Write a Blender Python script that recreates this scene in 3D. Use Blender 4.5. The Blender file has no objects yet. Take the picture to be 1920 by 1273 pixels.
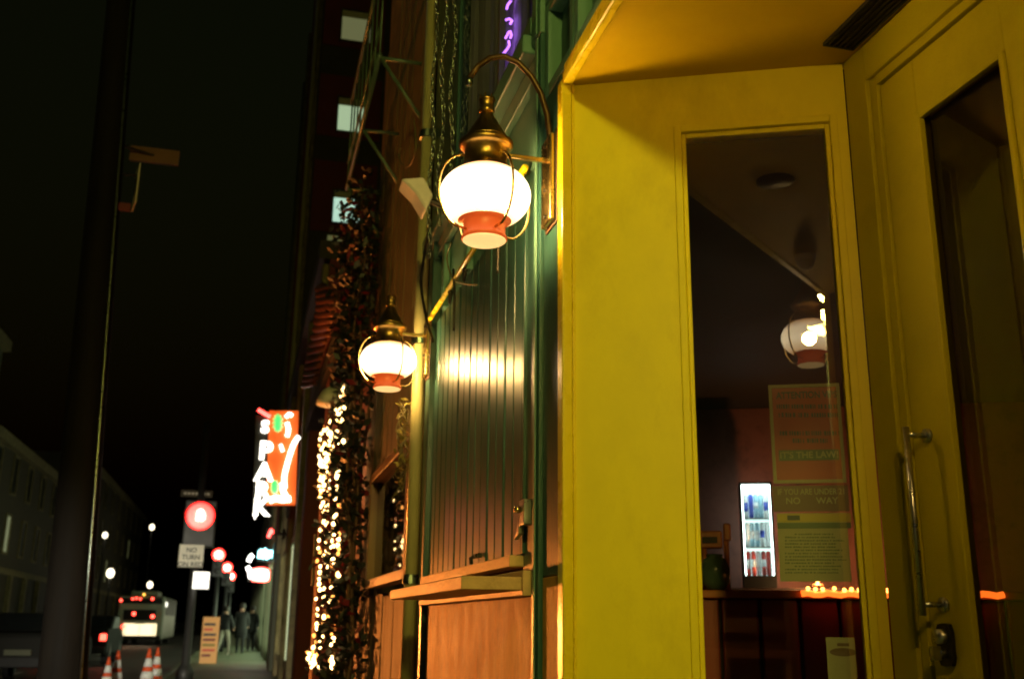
import bpy, math, random
from mathutils import Vector, Matrix
random.seed(7)
S = bpy.context.scene
COL = S.collection
rad = math.radians

# ------------------------------------------------------------------ camera
TH, TI, RO = rad(14.178), rad(15.562), rad(0.7)
EYE = Vector((0, 0, 1.2))
_r = Vector((math.cos(TH), -math.sin(TH), 0))
_f = Vector((math.sin(TH)*math.cos(TI), math.cos(TH)*math.cos(TI), math.sin(TI)))
_u = _r.cross(_f)
CR = _r*math.cos(RO) + _u*math.sin(RO)
CU = _u*math.cos(RO) - _r*math.sin(RO)
cd = bpy.data.cameras.new('camera')
cam = bpy.data.objects.new('camera', cd); COL.objects.link(cam)
cam.matrix_world = Matrix(((CR.x, CU.x, -_f.x, EYE.x), (CR.y, CU.y, -_f.y, EYE.y), (CR.z, CU.z, -_f.z, EYE.z), (0, 0, 0, 1)))
cd.sensor_width = 36; cd.lens = 36; cd.clip_start = 0.05; cd.clip_end = 2000
cd.dof.use_dof = True; cd.dof.focus_distance = 3.4; cd.dof.aperture_fstop = 3.6
S.camera = cam

# ------------------------------------------------------------------ night sky, moon, exposure
w = bpy.data.worlds.new('World'); S.world = w; w.use_nodes = True
nt = w.node_tree; bg = nt.nodes['Background']
sky = nt.nodes.new('ShaderNodeTexSky'); sky.sky_type = 'NISHITA'; sky.sun_disc = False
sky.sun_elevation = rad(-2.6); sky.sun_rotation = rad(200); sky.air_density = 2.0; sky.dust_density = 4.0
hs = nt.nodes.new('ShaderNodeMix'); hs.data_type = 'RGBA'; hs.blend_type = 'MULTIPLY'; hs.inputs[0].default_value = 1
hs.inputs[7].default_value = (0.60, 0.72, 0.22, 1)
nt.links.new(sky.outputs[0], hs.inputs[6]); nt.links.new(hs.outputs[2], bg.inputs[0])
bg.inputs[1].default_value = 0.09
sd = bpy.data.lights.new('moon', 'SUN'); sd.energy = 0.003; sd.angle = rad(0.5); sd.color = (0.75, 0.95, 0.8)
so = bpy.data.objects.new('moon', sd); COL.objects.link(so); so.rotation_euler = (rad(50), 0, rad(200))
vs = S.view_settings; vs.view_transform = 'Standard'; vs.look = 'None'; vs.exposure = 0.0; vs.gamma = 1.0; vs.use_curve_mapping = False
S.render.engine = 'CYCLES'
S.cycles.use_denoising = True
S.cycles.pixel_filter_type = 'GAUSSIAN'; S.cycles.filter_width = 2.1
S.cycles.sample_clamp_indirect = 6.0
S.cycles.max_bounces = 10
S.cycles.caustics_reflective = False; S.cycles.caustics_refractive = False

# ------------------------------------------------------------------ survey helpers (points of the real planes)
def ray(px, py):
    return (_f*1920 + CR*(px-960) + CU*(636.5-py)).normalized()
def atx(px, py, X):
    d = ray(px, py); return EYE + d*((X-EYE.x)/d.x)
def aty(px, py, Y):
    d = ray(px, py); return EYE + d*((Y-EYE.y)/d.y)

# ------------------------------------------------------------------ materials
def _mat(name):
    m = bpy.data.materials.new(name); m.use_nodes = True
    return m, m.node_tree, m.node_tree.nodes['Principled BSDF']
def paint(name, col, rough=0.5, var=0.25, scale=3.0, bump=0.05, bscale=60, metal=0.0, spec=0.5, coat=0.0, stretch=(1, 1, 1), dirt=None, dscale=2.0, rvar=0.15):
    m, t, b = _mat(name)
    tc = t.nodes.new('ShaderNodeTexCoord'); mp = t.nodes.new('ShaderNodeMapping'); mp.inputs['Scale'].default_value = stretch
    t.links.new(tc.outputs['Object'], mp.inputs[0])
    n = t.nodes.new('ShaderNodeTexNoise'); n.inputs['Scale'].default_value = scale; n.inputs['Detail'].default_value = 7; n.inputs['Roughness'].default_value = 0.65
    t.links.new(mp.outputs[0], n.inputs['Vector'])
    r = t.nodes.new('ShaderNodeValToRGB')
    lo = [c*(1-var) for c in col]; hi = [min(1, c*(1+var)) for c in col]
    r.color_ramp.elements[0].position = 0.3; r.color_ramp.elements[1].position = 0.72
    r.color_ramp.elements[0].color = (*lo, 1); r.color_ramp.elements[1].color = (*hi, 1)
    t.links.new(n.outputs[0], r.inputs[0]); out = r.outputs[0]
    if dirt:
        n2 = t.nodes.new('ShaderNodeTexNoise'); n2.inputs['Scale'].default_value = dscale; n2.inputs['Detail'].default_value = 9; n2.inputs['Roughness'].default_value = 0.72
        t.links.new(mp.outputs[0], n2.inputs['Vector'])
        r2 = t.nodes.new('ShaderNodeValToRGB'); r2.color_ramp.elements[0].position = 0.5; r2.color_ramp.elements[1].position = 0.7
        t.links.new(n2.outputs[0], r2.inputs[0])
        mx = t.nodes.new('ShaderNodeMix'); mx.data_type = 'RGBA'; mx.inputs[7].default_value = (*dirt, 1)
        t.links.new(r2.outputs[0], mx.inputs[0]); t.links.new(out, mx.inputs[6]); out = mx.outputs[2]
    t.links.new(out, b.inputs['Base Color'])
    mr = t.nodes.new('ShaderNodeMapRange'); mr.inputs[3].default_value = max(0.02, rough-rvar); mr.inputs[4].default_value = min(1, rough+rvar)
    t.links.new(n.outputs[0], mr.inputs[0]); t.links.new(mr.outputs[0], b.inputs['Roughness'])
    b.inputs['Metallic'].default_value = metal; b.inputs['Specular IOR Level'].default_value = spec; b.inputs['Coat Weight'].default_value = coat
    if bump:
        n3 = t.nodes.new('ShaderNodeTexNoise'); n3.inputs['Scale'].default_value = bscale; n3.inputs['Detail'].default_value = 4
        t.links.new(mp.outputs[0], n3.inputs['Vector'])
        bp = t.nodes.new('ShaderNodeBump'); bp.inputs['Strength'].default_value = bump; bp.inputs['Distance'].default_value = 0.01
        t.links.new(n3.outputs[0], bp.inputs['Height']); t.links.new(bp.outputs[0], b.inputs['Normal'])
    return m
def glow(name, col, strength, base=(0.8, 0.8, 0.8)):
    m, t, b = _mat(name)
    b.inputs['Base Color'].default_value = (*base, 1); b.inputs['Roughness'].default_value = 0.4
    b.inputs['Emission Color'].default_value = (*col, 1); b.inputs['Emission Strength'].default_value = strength
    return m
def glass(name, tint=(0.95, 0.97, 0.95), ior=1.52, gain=2.1, rough=0.0):
    m, t, b = _mat(name); t.nodes.remove(b); o = t.nodes['Material Output']
    tr = t.nodes.new('ShaderNodeBsdfTransparent'); tr.inputs[0].default_value = (*tint, 1)
    gl = t.nodes.new('ShaderNodeBsdfGlossy'); gl.inputs['Roughness'].default_value = rough; gl.inputs[0].default_value = (1, 1, 1, 1)
    fr = t.nodes.new('ShaderNodeFresnel'); fr.inputs[0].default_value = ior
    ml = t.nodes.new('ShaderNodeMath'); ml.operation = 'MULTIPLY'; ml.inputs[1].default_value = gain; ml.use_clamp = True
    mx = t.nodes.new('ShaderNodeMixShader')
    t.links.new(fr.outputs[0], ml.inputs[0]); t.links.new(ml.outputs[0], mx.inputs[0])
    t.links.new(tr.outputs[0], mx.inputs[1]); t.links.new(gl.outputs[0], mx.inputs[2]); t.links.new(mx.outputs[0], o.inputs[0])
    return m
def frosted(name, strength, clear=0.5):
    m, t, b = _mat(name); t.nodes.remove(b); o = t.nodes['Material Output']
    tr = t.nodes.new('ShaderNodeBsdfTransparent'); tr.inputs[0].default_value = (1, 0.93, 0.8, 1)
    tc = t.nodes.new('ShaderNodeTexCoord'); sx = t.nodes.new('ShaderNodeSeparateXYZ'); t.links.new(tc.outputs['Object'], sx.inputs[0])
    ab = t.nodes.new('ShaderNodeMath'); ab.operation = 'ABSOLUTE'; t.links.new(sx.outputs[2], ab.inputs[0])
    mr = t.nodes.new('ShaderNodeMapRange'); mr.inputs[1].default_value = 0.03; mr.inputs[2].default_value = 0.088; t.links.new(ab.outputs[0], mr.inputs[0])
    rp = t.nodes.new('ShaderNodeValToRGB'); rp.color_ramp.elements[0].color = (1, .80, .48, 1); rp.color_ramp.elements[1].color = (.42, .17, .03, 1); t.links.new(mr.outputs[0], rp.inputs[0])
    em = t.nodes.new('ShaderNodeEmission'); em.inputs[1].default_value = strength; t.links.new(rp.outputs[0], em.inputs[0])
    mx = t.nodes.new('ShaderNodeMixShader'); mx.inputs[0].default_value = 1-clear
    t.links.new(tr.outputs[0], mx.inputs[1]); t.links.new(em.outputs[0], mx.inputs[2]); t.links.new(mx.outputs[0], o.inputs[0])
    return m

WARM = (1.0, 0.62, 0.22)
M = {}
M['yellow'] = paint('yellow_paint', (0.78, 0.66, 0.003), 0.52, 0.12, 1.6, 0.04, 200, spec=0.3, dirt=(0.62, 0.50, 0.003), dscale=1.7, stretch=(1, 1, .55))
M['trim'] = paint('yellow_gloss_trim', (0.80, 0.62, 0.012), 0.28, 0.06, 5, 0.05, 90)
M['door_yellow'] = paint('shaded_yellow_door_paint', (0.48, 0.42, 0.002), 0.6, 0.08, 2, 0.2, 200, spec=0.12, dirt=(0.38, 0.33, 0.002), dscale=1.3)  # wall yellow darkened for the door, shade put into the colour
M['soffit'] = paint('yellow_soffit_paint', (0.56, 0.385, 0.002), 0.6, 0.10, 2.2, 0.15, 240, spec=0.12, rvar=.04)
M['teal'] = paint('teal_paint', (0.022, 0.080, 0.070), 0.36, 0.18, 4, 0.12, 70, stretch=(1, 1, .25), dirt=(0.024, 0.058, 0.048), dscale=3)
M['teal_dark'] = paint('dark_teal_paint', (0.028, 0.085, 0.072), 0.34, 0.2, 4, 0.1, 70, stretch=(1, 1, .25))
M['teal_light'] = paint('pale_teal_paint', (0.11, 0.245, 0.19), 0.42, 0.15, 5, 0.1, 60, stretch=(1, 1, .3))
M['shutter'] = paint('teal_shutter_paint', (0.028, 0.092, 0.078), 0.31, 0.2, 5, 0.12, 80, stretch=(1, 1, .12), dirt=(0.036, 0.078, 0.058), dscale=4, spec=.5, rvar=.06)
M['ply'] = paint('stained_plywood', (0.66, 0.33, 0.07), 0.6, 0.35, 7, 0.3, 40, stretch=(1, 1, .6), dirt=(0.30, 0.14, 0.05), dscale=4, spec=.3)
M['shelf'] = paint('worn_pine', (0.62, 0.40, 0.17), 0.5, 0.25, 8, 0.2, 60, stretch=(1, .2, 1), dirt=(0.35, 0.2, 0.08), dscale=5)
M['olive'] = paint('olive_board', (0.14, 0.115, 0.04), 0.6, 0.35, 3, 0.2, 40, dirt=(0.12, 0.10, 0.04), dscale=2.5)
M['cream'] = paint('cream_pipe_paint', (0.40, 0.36, 0.16), 0.4, 0.2, 6, 0.1, 60, stretch=(1, 1, .3))
M['brass'] = paint('aged_brass', (0.42, 0.26, 0.07), 0.34, 0.3, 12, 0.08, 90, metal=1.0)
M['brass_bright'] = paint('polished_brass', (0.80, 0.58, 0.22), 0.25, 0.15, 12, 0.04, 90, metal=1.0)
M['collar_glow'] = glow('self_lit_red_collar', (1.0, 0.13, 0.02), .42, (.6, .10, .03))  # collar emits by itself, in place of bulb light shining through
M['gooseneck'] = paint('brown_patina', (0.10, 0.055, 0.02), 0.4, 0.3, 20, 0.1, 100, metal=0.6)
M['iron'] = paint('dark_iron', (0.035, 0.03, 0.022), 0.45, 0.3, 20, 0.1, 100, metal=0.7)
M['steel'] = paint('brushed_steel', (0.45, 0.46, 0.42), 0.3, 0.15, 20, 0.04, 120, metal=1.0)
M['chain'] = paint('galvanised_chain', (0.30, 0.36, 0.30), 0.3, 0.2, 20, 0.04, 100, metal=1.0)
M['black'] = paint('black_paint', (0.008, 0.009, 0.008), 0.5, 0.2, 5, 0.05, 60)
M['white'] = paint('white_housing', (0.62, 0.60, 0.48), 0.5, 0.12, 8, 0.04, 90)
M['glass'] = glass('window_glass')
M['glass_dark'] = glass('door_glass', (0.6, 0.55, 0.45), 1.5, 0.8)
M['globe'] = frosted('frosted_globe', 7.0, 0.5)
M['bulb'] = glow('lantern_bulb', (1.0, 0.64, 0.23), 880)
M['bulb_boosted'] = glow('boosted_lantern_bulb', (1.0, 0.66, 0.20), 1700)  # third lantern's bulb, made stronger than the others to light the yellow wall
M['lens'] = glow('lantern_bottom_lens', (1.0, 0.62, 0.22), 1.1)
M['wood_dark'] = paint('weathered_brown_boards', (0.10, 0.048, 0.02), 0.7, 0.45, 9, 0.35, 40, stretch=(1, 1, .15), dirt=(0.06, 0.03, 0.015), dscale=6)
M['frame_wood'] = paint('varnished_oak', (0.24, 0.12, 0.03), 0.4, 0.25, 10, 0.1, 60, stretch=(1, 1, .2))
M['stucco'] = paint('grimy_stucco', (0.20, 0.16, 0.07), 0.85, 0.35, 4, 0.4, 30, dirt=(0.07, 0.06, 0.03), dscale=3)
M['red_wall'] = paint('dark_red_wall', (0.14, 0.022, 0.018), 0.75, 0.2, 1.5, 0.2, 20)
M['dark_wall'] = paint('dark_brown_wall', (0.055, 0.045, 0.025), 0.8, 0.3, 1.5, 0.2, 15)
M['grey_wall'] = paint('grey_green_wall', (0.075, 0.08, 0.045), 0.75, 0.25, 1.0, 0.2, 12, dirt=(0.10, 0.10, 0.06), dscale=.7)
M['asphalt'] = paint('asphalt', (0.045, 0.043, 0.036), 0.55, 0.35, 1.3, 0.5, 30, dirt=(0.025, 0.025, 0.022), dscale=.6)
M['concrete'] = paint('sidewalk_concrete', (0.105, 0.13, 0.065), 0.6, 0.25, 1.6, 0.3, 25, dirt=(0.055, 0.068, 0.034), dscale=1.2)
M['wood_pole'] = paint('tarred_wood', (0.010, 0.008, 0.006), 0.75, 0.4, 8, 0.4, 30, stretch=(1, 1, .1), spec=.15)
M['leaf'] = paint('vine_leaf', (0.012, 0.015, 0.008), 0.5, 0.4, 20, 0.0)
M['flower'] = paint('red_flower', (0.15, 0.006, 0.006), 0.5, 0.3, 20, 0.0)
M['purple'] = glow('purple_neon', (0.50, 0.18, 1.0), 2.8)
M['curtain'] = paint('grey_violet_curtain', (0.70, 0.72, 0.85), 0.9, 0.3, 6, 0.1, 30, stretch=(1, 4, .15))
M['fairy'] = glow('fairy_bulb', (1.0, 0.62, 0.22), 14)

# ------------------------------------------------------------------ mesh builder
class MB:
    def __init__(s): s.v = []; s.f = []
    def add(s, v, f):
        o = len(s.v); s.v += [tuple(p) for p in v]; s.f += [tuple(i+o for i in q) for q in f]; return s
    def box(s, x0, x1, y0, y1, z0, z1):
        return s.add([(x0, y0, z0), (x1, y0, z0), (x1, y1, z0), (x0, y1, z0), (x0, y0, z1), (x1, y0, z1), (x1, y1, z1), (x0, y1, z1)],
                     [(3, 2, 1, 0), (4, 5, 6, 7), (0, 1, 5, 4), (1, 2, 6, 5), (2, 3, 7, 6), (3, 0, 4, 7)])
    def fbox(s, F, a0, a1, o0, o1, z0, z1):
        O, e, n = F
        P = lambda a, o, z: (O[0]+e[0]*a+n[0]*o, O[1]+e[1]*a+n[1]*o, z)
        return s.add([P(a0, o0, z0), P(a1, o0, z0), P(a1, o1, z0), P(a0, o1, z0), P(a0, o0, z1), P(a1, o0, z1), P(a1, o1, z1), P(a0, o1, z1)],
                     [(3, 2, 1, 0), (4, 5, 6, 7), (0, 1, 5, 4), (1, 2, 6, 5), (2, 3, 7, 6), (3, 0, 4, 7)])
    def prism(s, poly, a, b):
        n = len(poly); A = [Vector(p)+Vector(a) for p in poly]; B = [Vector(p)+Vector(b) for p in poly]
        return s.add(A+B, [tuple(range(n-1, -1, -1)), tuple(range(n, 2*n))] + [(i, (i+1) % n, n+(i+1) % n, n+i) for i in range(n)])
    def tube(s, path, r, n=8, cap=True):
        path = [Vector(p) for p in path]; k = len(path); rr = r if isinstance(r, (list, tuple)) else [r]*k
        v = []; f = []; up = None
        for i, p in enumerate(path):
            t = (path[min(i+1, k-1)]-path[max(i-1, 0)]).normalized()
            if up is None:
                up = t.cross(Vector((0, 0, 1)));
                if up.length < 1e-3: up = Vector((1, 0, 0))
            up = (up - t*up.dot(t)).normalized(); q = t.cross(up)
            for j in range(n):
                a = 2*math.pi*j/n; v.append(p+(up*math.cos(a)+q*math.sin(a))*rr[i])
        for i in range(k-1):
            for j in range(n):
                f.append((i*n+j, i*n+(j+1) % n, (i+1)*n+(j+1) % n, (i+1)*n+j))
        if cap: f.append(tuple(range(n-1, -1, -1))); f.append(tuple((k-1)*n+j for j in range(n)))
        return s.add(v, f)
    def lathe(s, prof, c=(0, 0, 0), n=24, sx=1, sy=1):
        v = []; f = []; k = len(prof)
        for r, z in prof:
            for j in range(n):
                a = 2*math.pi*j/n; v.append((c[0]+r*math.cos(a)*sx, c[1]+r*math.sin(a)*sy, c[2]+z))
        for i in range(k-1):
            for j in range(n): f.append((i*n+j, i*n+(j+1) % n, (i+1)*n+(j+1) % n, (i+1)*n+j))
        if prof[0][0] > 1e-4: f.append(tuple(range(n-1, -1, -1)))
        if prof[-1][0] > 1e-4: f.append(tuple((k-1)*n+j for j in range(n)))
        return s.add(v, f)
    def ball(s, c, r, n=12, m=8, sz=1.0):
        return s.lathe([(max(1e-5, r*math.sin(math.pi*i/m)), -r*sz*math.cos(math.pi*i/m)) for i in range(m+1)], c, n)
    def quad(s, a, b, c, d): return s.add([a, b, c, d], [(0, 1, 2, 3)])
    def build(s, name, mat, parent=None, smooth=False, bevel=0):
        off = Vector(parent['_w']) if parent is not None else Vector((0, 0, 0))
        me = bpy.data.meshes.new(name); me.from_pydata([Vector(p)-off for p in s.v], [], s.f)
        me.materials.append(M[mat] if isinstance(mat, str) else mat)
        if smooth: me.polygons.foreach_set('use_smooth', [True]*len(me.polygons))
        me.update()
        return link(name, me, parent, bevel)
def link(name, me, parent=None, bevel=0):
    o = bpy.data.objects.new(name, me); COL.objects.link(o)
    if parent is not None:
        o.parent = parent; o['_w'] = parent['_w']
    else: o['_w'] = (0.0, 0.0, 0.0)
    if bevel:
        b = o.modifiers.new('bevel', 'BEVEL'); b.width = bevel; b.segments = 2; b.limit_method = 'ANGLE'; b.harden_normals = False
    return o
def tag(o, label, cat, group=None):
    o['label'] = label; o['category'] = cat
    if group: o['group'] = group
    return o
def thing(name, label, cat, loc, group=None):
    o = bpy.data.objects.new(name, None); COL.objects.link(o); o.location = loc; o['_w'] = tuple(float(c) for c in loc); o.empty_display_size = .2
    return tag(o, label, cat, group)
def struct(o): o['kind'] = 'structure'; return o
def dup(root, loc, label, group=None):
    r = root.copy(); COL.objects.link(r); r.location = loc; r['label'] = label; r['_w'] = tuple(float(c) for c in loc)
    if group: r['group'] = group
    def rec(a, b):
        for ch in [c for c in bpy.data.objects if c.parent == a]:
            c = ch.copy(); COL.objects.link(c); c.parent = b; rec(ch, c)
    rec(root, r); return r
def lettering(body, size, ext=0.004, fat=0.0, align='CENTER'):
    cu = bpy.data.curves.new('t', 'FONT'); cu.body = body; cu.size = size; cu.extrude = ext; cu.offset = fat; cu.align_x = align; cu.align_y = 'CENTER'; cu.resolution_u = 3
    o = bpy.data.objects.new('t', cu); COL.objects.link(o)
    dg = bpy.context.evaluated_depsgraph_get(); me = bpy.data.meshes.new_from_object(o.evaluated_get(dg))
    v = [tuple(p.co) for p in me.vertices]; f = [tuple(p.vertices) for p in me.polygons]
    bpy.data.objects.remove(o); bpy.data.curves.remove(cu); bpy.data.meshes.remove(me)
    return v, f
def text_part(body, size, org, ex, ez, mat, parent, name='lettering', ext=0.003, fat=0.0, sx=1.0, align='CENTER'):
    v, f = lettering(body, size, ext, fat, align); ex = Vector(ex); ez = Vector(ez); en = ex.cross(ez); org = Vector(org)
    mb = MB(); mb.add([org+ex*p[0]*sx+ez*p[1]+en*p[2] for p in v], f)
    return mb.build(name, mat, parent)
#@@STRUCTURE
# ------------------------------------------------------------------ setting: road, pavements, kerbs
XF = 0.90                       # building line
KX = -1.5                       # kerb
mb = MB(); mb.box(-400, 400, -60, 900, -.6, -.124); struct(mb.build('ground', 'asphalt'))
mb = MB(); mb.box(-9.2, KX-.15, -40, 600, -.124, -.12); struct(mb.build('road', 'asphalt'))
sw = struct(MB().box(KX, 40, -40, 600, -.13, -.03).build('sidewalk', 'concrete'))
for k in range(26):             # concrete slabs, joints recessed
    y = 15+k*1.6
    for a, b in ((KX+.006, -.31), (-.29, XF-.004)):
        MB().box(a, b, y+.008, y+1.592, -.03, random.uniform(-.002, .004)).build('slab', 'concrete', sw, bevel=.006)
MB().box(KX, XF, -40, 14.99, -.03, 0).build('near_slab', 'concrete', sw)
MB().box(KX, XF, 56.62, 600, -.03, 0).build('far_slab', 'concrete', sw)
struct(MB().box(KX-.15, KX-.004, -40, 600, -.2, .004).build('kerb', 'concrete', bevel=.02))
struct(MB().box(-12, -9.36, -40, 600, -.13, 0).build('far_sidewalk', 'concrete'))
struct(MB().box(-9.36, -9.204, -40, 600, -.2, .004).build('far_kerb', 'concrete', bevel=.02))
M['marking'] = paint('worn_road_paint', (0.55, 0.55, 0.48), 0.6, 0.3, 4, 0.1, 30, dirt=(.12, .12, .1), dscale=5)
for k in range(8):
    MB().box(-5.42, -5.3, 18+k*9, 21+k*9, -.118, -.116).build('lane_marking', 'marking', bpy.data.objects['road'])

# ------------------------------------------------------------------ the teal and yellow bar
bar = thing('corner_bar', 'teal and yellow bar front with a recessed yellow doorway', 'building', (XF, 2.9, 0))
D = (0.907, -0.421); NO = (-0.421, -0.907)      # yellow splayed wall: direction inwards, normal to the street
A0 = (XF+.004, 2.912)
YW = (A0, D, NO)
SE = 0.885                                        # its length
DX = A0[0]+D[0]*SE; DYF = A0[1]+D[1]*SE           # door plane
YN = 0.32; DYN = YN+(2.912-DYF)
ZS = 2.92
G0, G1, GZ0, GZ1 = 0.374, 0.834, 0.32, 2.722       # sidelight opening
yw = MB().fbox(YW, 0, G0, -.07, 0, 0, ZS).fbox(YW, G1, SE, -.07, 0, 0, ZS).fbox(YW, G0, G1, -.07, 0, GZ1, ZS).fbox(YW, G0, G1, -.07, 0, 0, GZ0).build('yellow_wall', 'yellow', bar)
# mouldings round the sidelight: outer bead and inner stop
mo = MB()
for (a, b, z0, z1) in ((G0-.022, G0+.002, GZ0-.02, GZ1+.022), (G1-.002, G1+.022, GZ0-.02, GZ1+.022), (G0+.002, G1-.002, GZ1-.002, GZ1+.022), (G0+.002, G1-.002, GZ0-.02, GZ0+.002)):
    mo.fbox(YW, a, b, -.012, .007, z0, z1)
mo.build('window_moulding', 'yellow', yw, bevel=.003)
mo = MB()
for (a, b, z0, z1) in ((G0+.002, G0+.016, GZ0+.002, GZ1-.002), (G1-.016, G1-.002, GZ0+.002, GZ1-.002), (G0+.016, G1-.016, GZ1-.018, GZ1-.002), (G0+.016, G1-.016, GZ0+.002, GZ0+.018)):
    mo.fbox(YW, a, b, -.05, -.008, z0, z1)
mo.build('window_stop', 'yellow', yw, bevel=.003)
gp = MB().fbox(YW, G0+.014, G1-.014, -.034, -.03, GZ0+.014, GZ1-.014)
gp = MB(); P = lambda a, o, z: (A0[0]+D[0]*a+NO[0]*o, A0[1]+D[1]*a+NO[1]*o, z)
gp.quad(P(G0+.01, -.03, GZ0+.01), P(G1-.01, -.03, GZ0+.01), P(G1-.01, -.03, GZ1-.01), P(G0+.01, -.03, GZ1-.01)); gp.build('sidelight_pane', 'glass', bar)
# glossy corner bead and soffit edge bead
MB().box(XF-.014, XF+.02, 2.880, 2.934, 0, ZS+.012).build('corner_bead', 'trim', bar, bevel=.006)
MB().box(XF+.021, XF+.03, 2.884, 2.902, 0, ZS-.002).build('corner_stop', 'trim', bar, bevel=.002)
MB().box(XF-.014, XF+.02, YN-.02, 2.879, ZS-.012, ZS+.030).build('soffit_bead', 'trim', bar, bevel=.006)
MB().box(XF-.008, XF+.012, YN-.02, 2.879, ZS+.032, ZS+.06).build('soffit_bead', 'trim', bar, bevel=.004)
MB().box(XF-.014, XF+.02, YN-.03, YN+.02, 0, ZS-.013).build('corner_bead', 'trim', bar, bevel=.006)
so_ = MB().prism([(XF+.021, 2.93, 0), (DX+.05, DYF+.02, 0), (DX+.05, DYN-.02, 0), (XF+.021, YN-.02, 0)], (0, 0, ZS), (0, 0, ZS+.1)).build('soffit', 'soffit', bar)
# dark air slot in the soffit along the door, with its louvres
vs_ = MB().box(1.585, 1.592, 1.78, 2.45, ZS-.012, ZS-.001).box(1.682, 1.689, 1.78, 2.45, ZS-.012, ZS-.001).box(1.592, 1.682, 2.443, 2.45, ZS-.012, ZS-.001).box(1.592, 1.682, 1.78, 1.787, ZS-.012, ZS-.001).build('vent_frame', 'black', so_)
MB().box(1.5921, 1.6819, 1.7871, 2.4429, ZS-.004, ZS-.001).build('vent_back', 'black', so_)
for k in range(5):
    MB().box(1.597+k*.018, 1.603+k*.018, 1.788, 2.442, ZS-.011, ZS-.0045).build('louvre', 'iron', so_)
MB().lathe([(.075, -.006), (.075, 0), (.05, 0), (.05, .002), (1e-5, .002)], (1.227, 1.875, ZS-.003), 28).build('downlight_rim', 'black', so_, True)
# near splayed wall of the recess (mirror of the far one)
YWN = ((XF+.004, YN), (0.907, 0.421), (-0.421, 0.907))
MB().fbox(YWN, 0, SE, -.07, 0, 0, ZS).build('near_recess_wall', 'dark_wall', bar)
# door frame, two leaves
MB().box(DX, DX+.08, 2.43, DYF-.004, 0, ZS-.001).box(DX, DX+.08, DYN+.004, 1.11, 0, ZS-.001).box(DX, DX+.08, 1.11, 2.43, 2.80, ZS-.001).build('door_frame', 'door_yellow', bar, bevel=.004)
MB().box(DX+.012, DX+.09, 2.395, 2.429, 0, 2.799).box(DX+.012, DX+.09, 1.111, 1.14, 0, 2.799).box(DX+.012, DX+.09, 1.14, 2.395, 2.768, 2.799).build('door_stop', 'door_yellow', bar, bevel=.003)
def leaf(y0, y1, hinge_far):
    d = MB().box(DX+.02, DX+.06, y1-.155, y1, .02, 2.76).box(DX+.02, DX+.06, y0, y0+.12, .02, 2.76).box(DX+.02, DX+.06, y0+.12, y1-.155, 2.585, 2.76).box(DX+.02, DX+.06, y0+.12, y1-.155, .02, .42).build('door', 'door_yellow', bar, bevel=.003)
    MB().box(DX+.012, DX+.03, y1-.172, y1-.156, .42, 2.585).box(DX+.012, DX+.03, y0+.121, y0+.137, .42, 2.585).box(DX+.012, DX+.03, y0+.137, y1-.172, 2.569, 2.585).build('glazing_bead', 'door_yellow', d, bevel=.003)
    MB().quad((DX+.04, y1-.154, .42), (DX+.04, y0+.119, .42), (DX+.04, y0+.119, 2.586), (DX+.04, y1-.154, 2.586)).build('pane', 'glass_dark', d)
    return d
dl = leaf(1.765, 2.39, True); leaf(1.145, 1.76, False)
hx = DX-.045
MB().tube([(hx, 2.325, 1.235), (hx, 2.325, 1.715)], .0085, 12).tube([(hx, 2.325, 1.695), (DX+.02, 2.325, 1.695)], .007, 10).tube([(hx, 2.325, 1.262), (DX+.02, 2.325, 1.262)], .007, 10).build('handle', 'steel', dl, True)
for zz in (1.695, 1.262): MB().tube([(DX+.022, 2.325, zz), (DX+.012, 2.325, zz)], .019, 16).build('handle_rose', 'steel', dl, True)
lk = MB().lathe([(.001, -.052), (.022, -.05), (.03, -.03), (.03, .03), (.022, .05), (.001, .052)], (0, 0, 0), 20)
lk.v = [(DX+.019-abs(.03-abs(p[0]))*0-.012*(1 if p[0] < 0 else 0), 2.325+p[1], 1.165+p[2]) for p in lk.v]
lk.build('lock_plate', 'iron', dl)
MB().tube([(DX+.02, 2.325, 1.185), (DX-.012, 2.325, 1.185)], .018, 16).build('lock_cylinder', 'steel', dl, True)
MB().tube([(DX+.02, 2.325, 1.145), (DX-.008, 2.325, 1.145)], .011, 12).box(DX-.03, DX-.008, 2.318, 2.332, 1.128, 1.162).build('thumb_turn', 'steel', dl)

# teal frontage
MB().box(XF, XF+.06, 2.936, 3.138, 1.345, ZS+.06).build('corner_board', 'teal', bar, bevel=.004)
MB().box(XF, XF+.06, 2.936, 3.138, 0, 1.343).build('kick_board', 'ply', bar, bevel=.004)
MB().box(XF-.014, XF+.05, 3.141, 3.215, 0, 3.26).build('post', 'teal', bar, bevel=.005)
MB().box(XF-.021, XF-.015, 3.165, 3.192, 0, 3.25).build('post_bead', 'teal_light', bar, bevel=.003)
MB().box(XF+.004, XF+.05, 3.217, 3.262, 1.372, 3.24).build('jamb', 'teal_dark', bar, bevel=.004)
MB().box(XF+.012, XF+.06, 3.263, 3.415, 1.36, 2.80).build('jamb_reveal', 'teal_dark', bar)
MB().box(XF+.002, XF+.04, 3.395, 3.42, 1.432, 2.775).build('jamb_bead', 'teal', bar, bevel=.003)
sh = MB().box(XF+.035, XF+.05, 3.42, 5.27, 1.40, 2.79).build('shutter_backing', 'black', bar)
NP = 14; PW = (5.262-3.424)/NP
for k in range(NP):
    y = 3.424+k*PW; dx = random.uniform(-.0025, .0025)
    MB().box(XF+.006+dx, XF+.034, y+.0085, y+PW-.0085, 1.432, 2.772).build('shutter_board', 'shutter', sh, bevel=.005)
MB().box(XF-.035, XF+.034, 3.423, 5.255, 1.390, 1.428).build('shutter_ledge', 'shelf', bar, bevel=.004)
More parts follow.
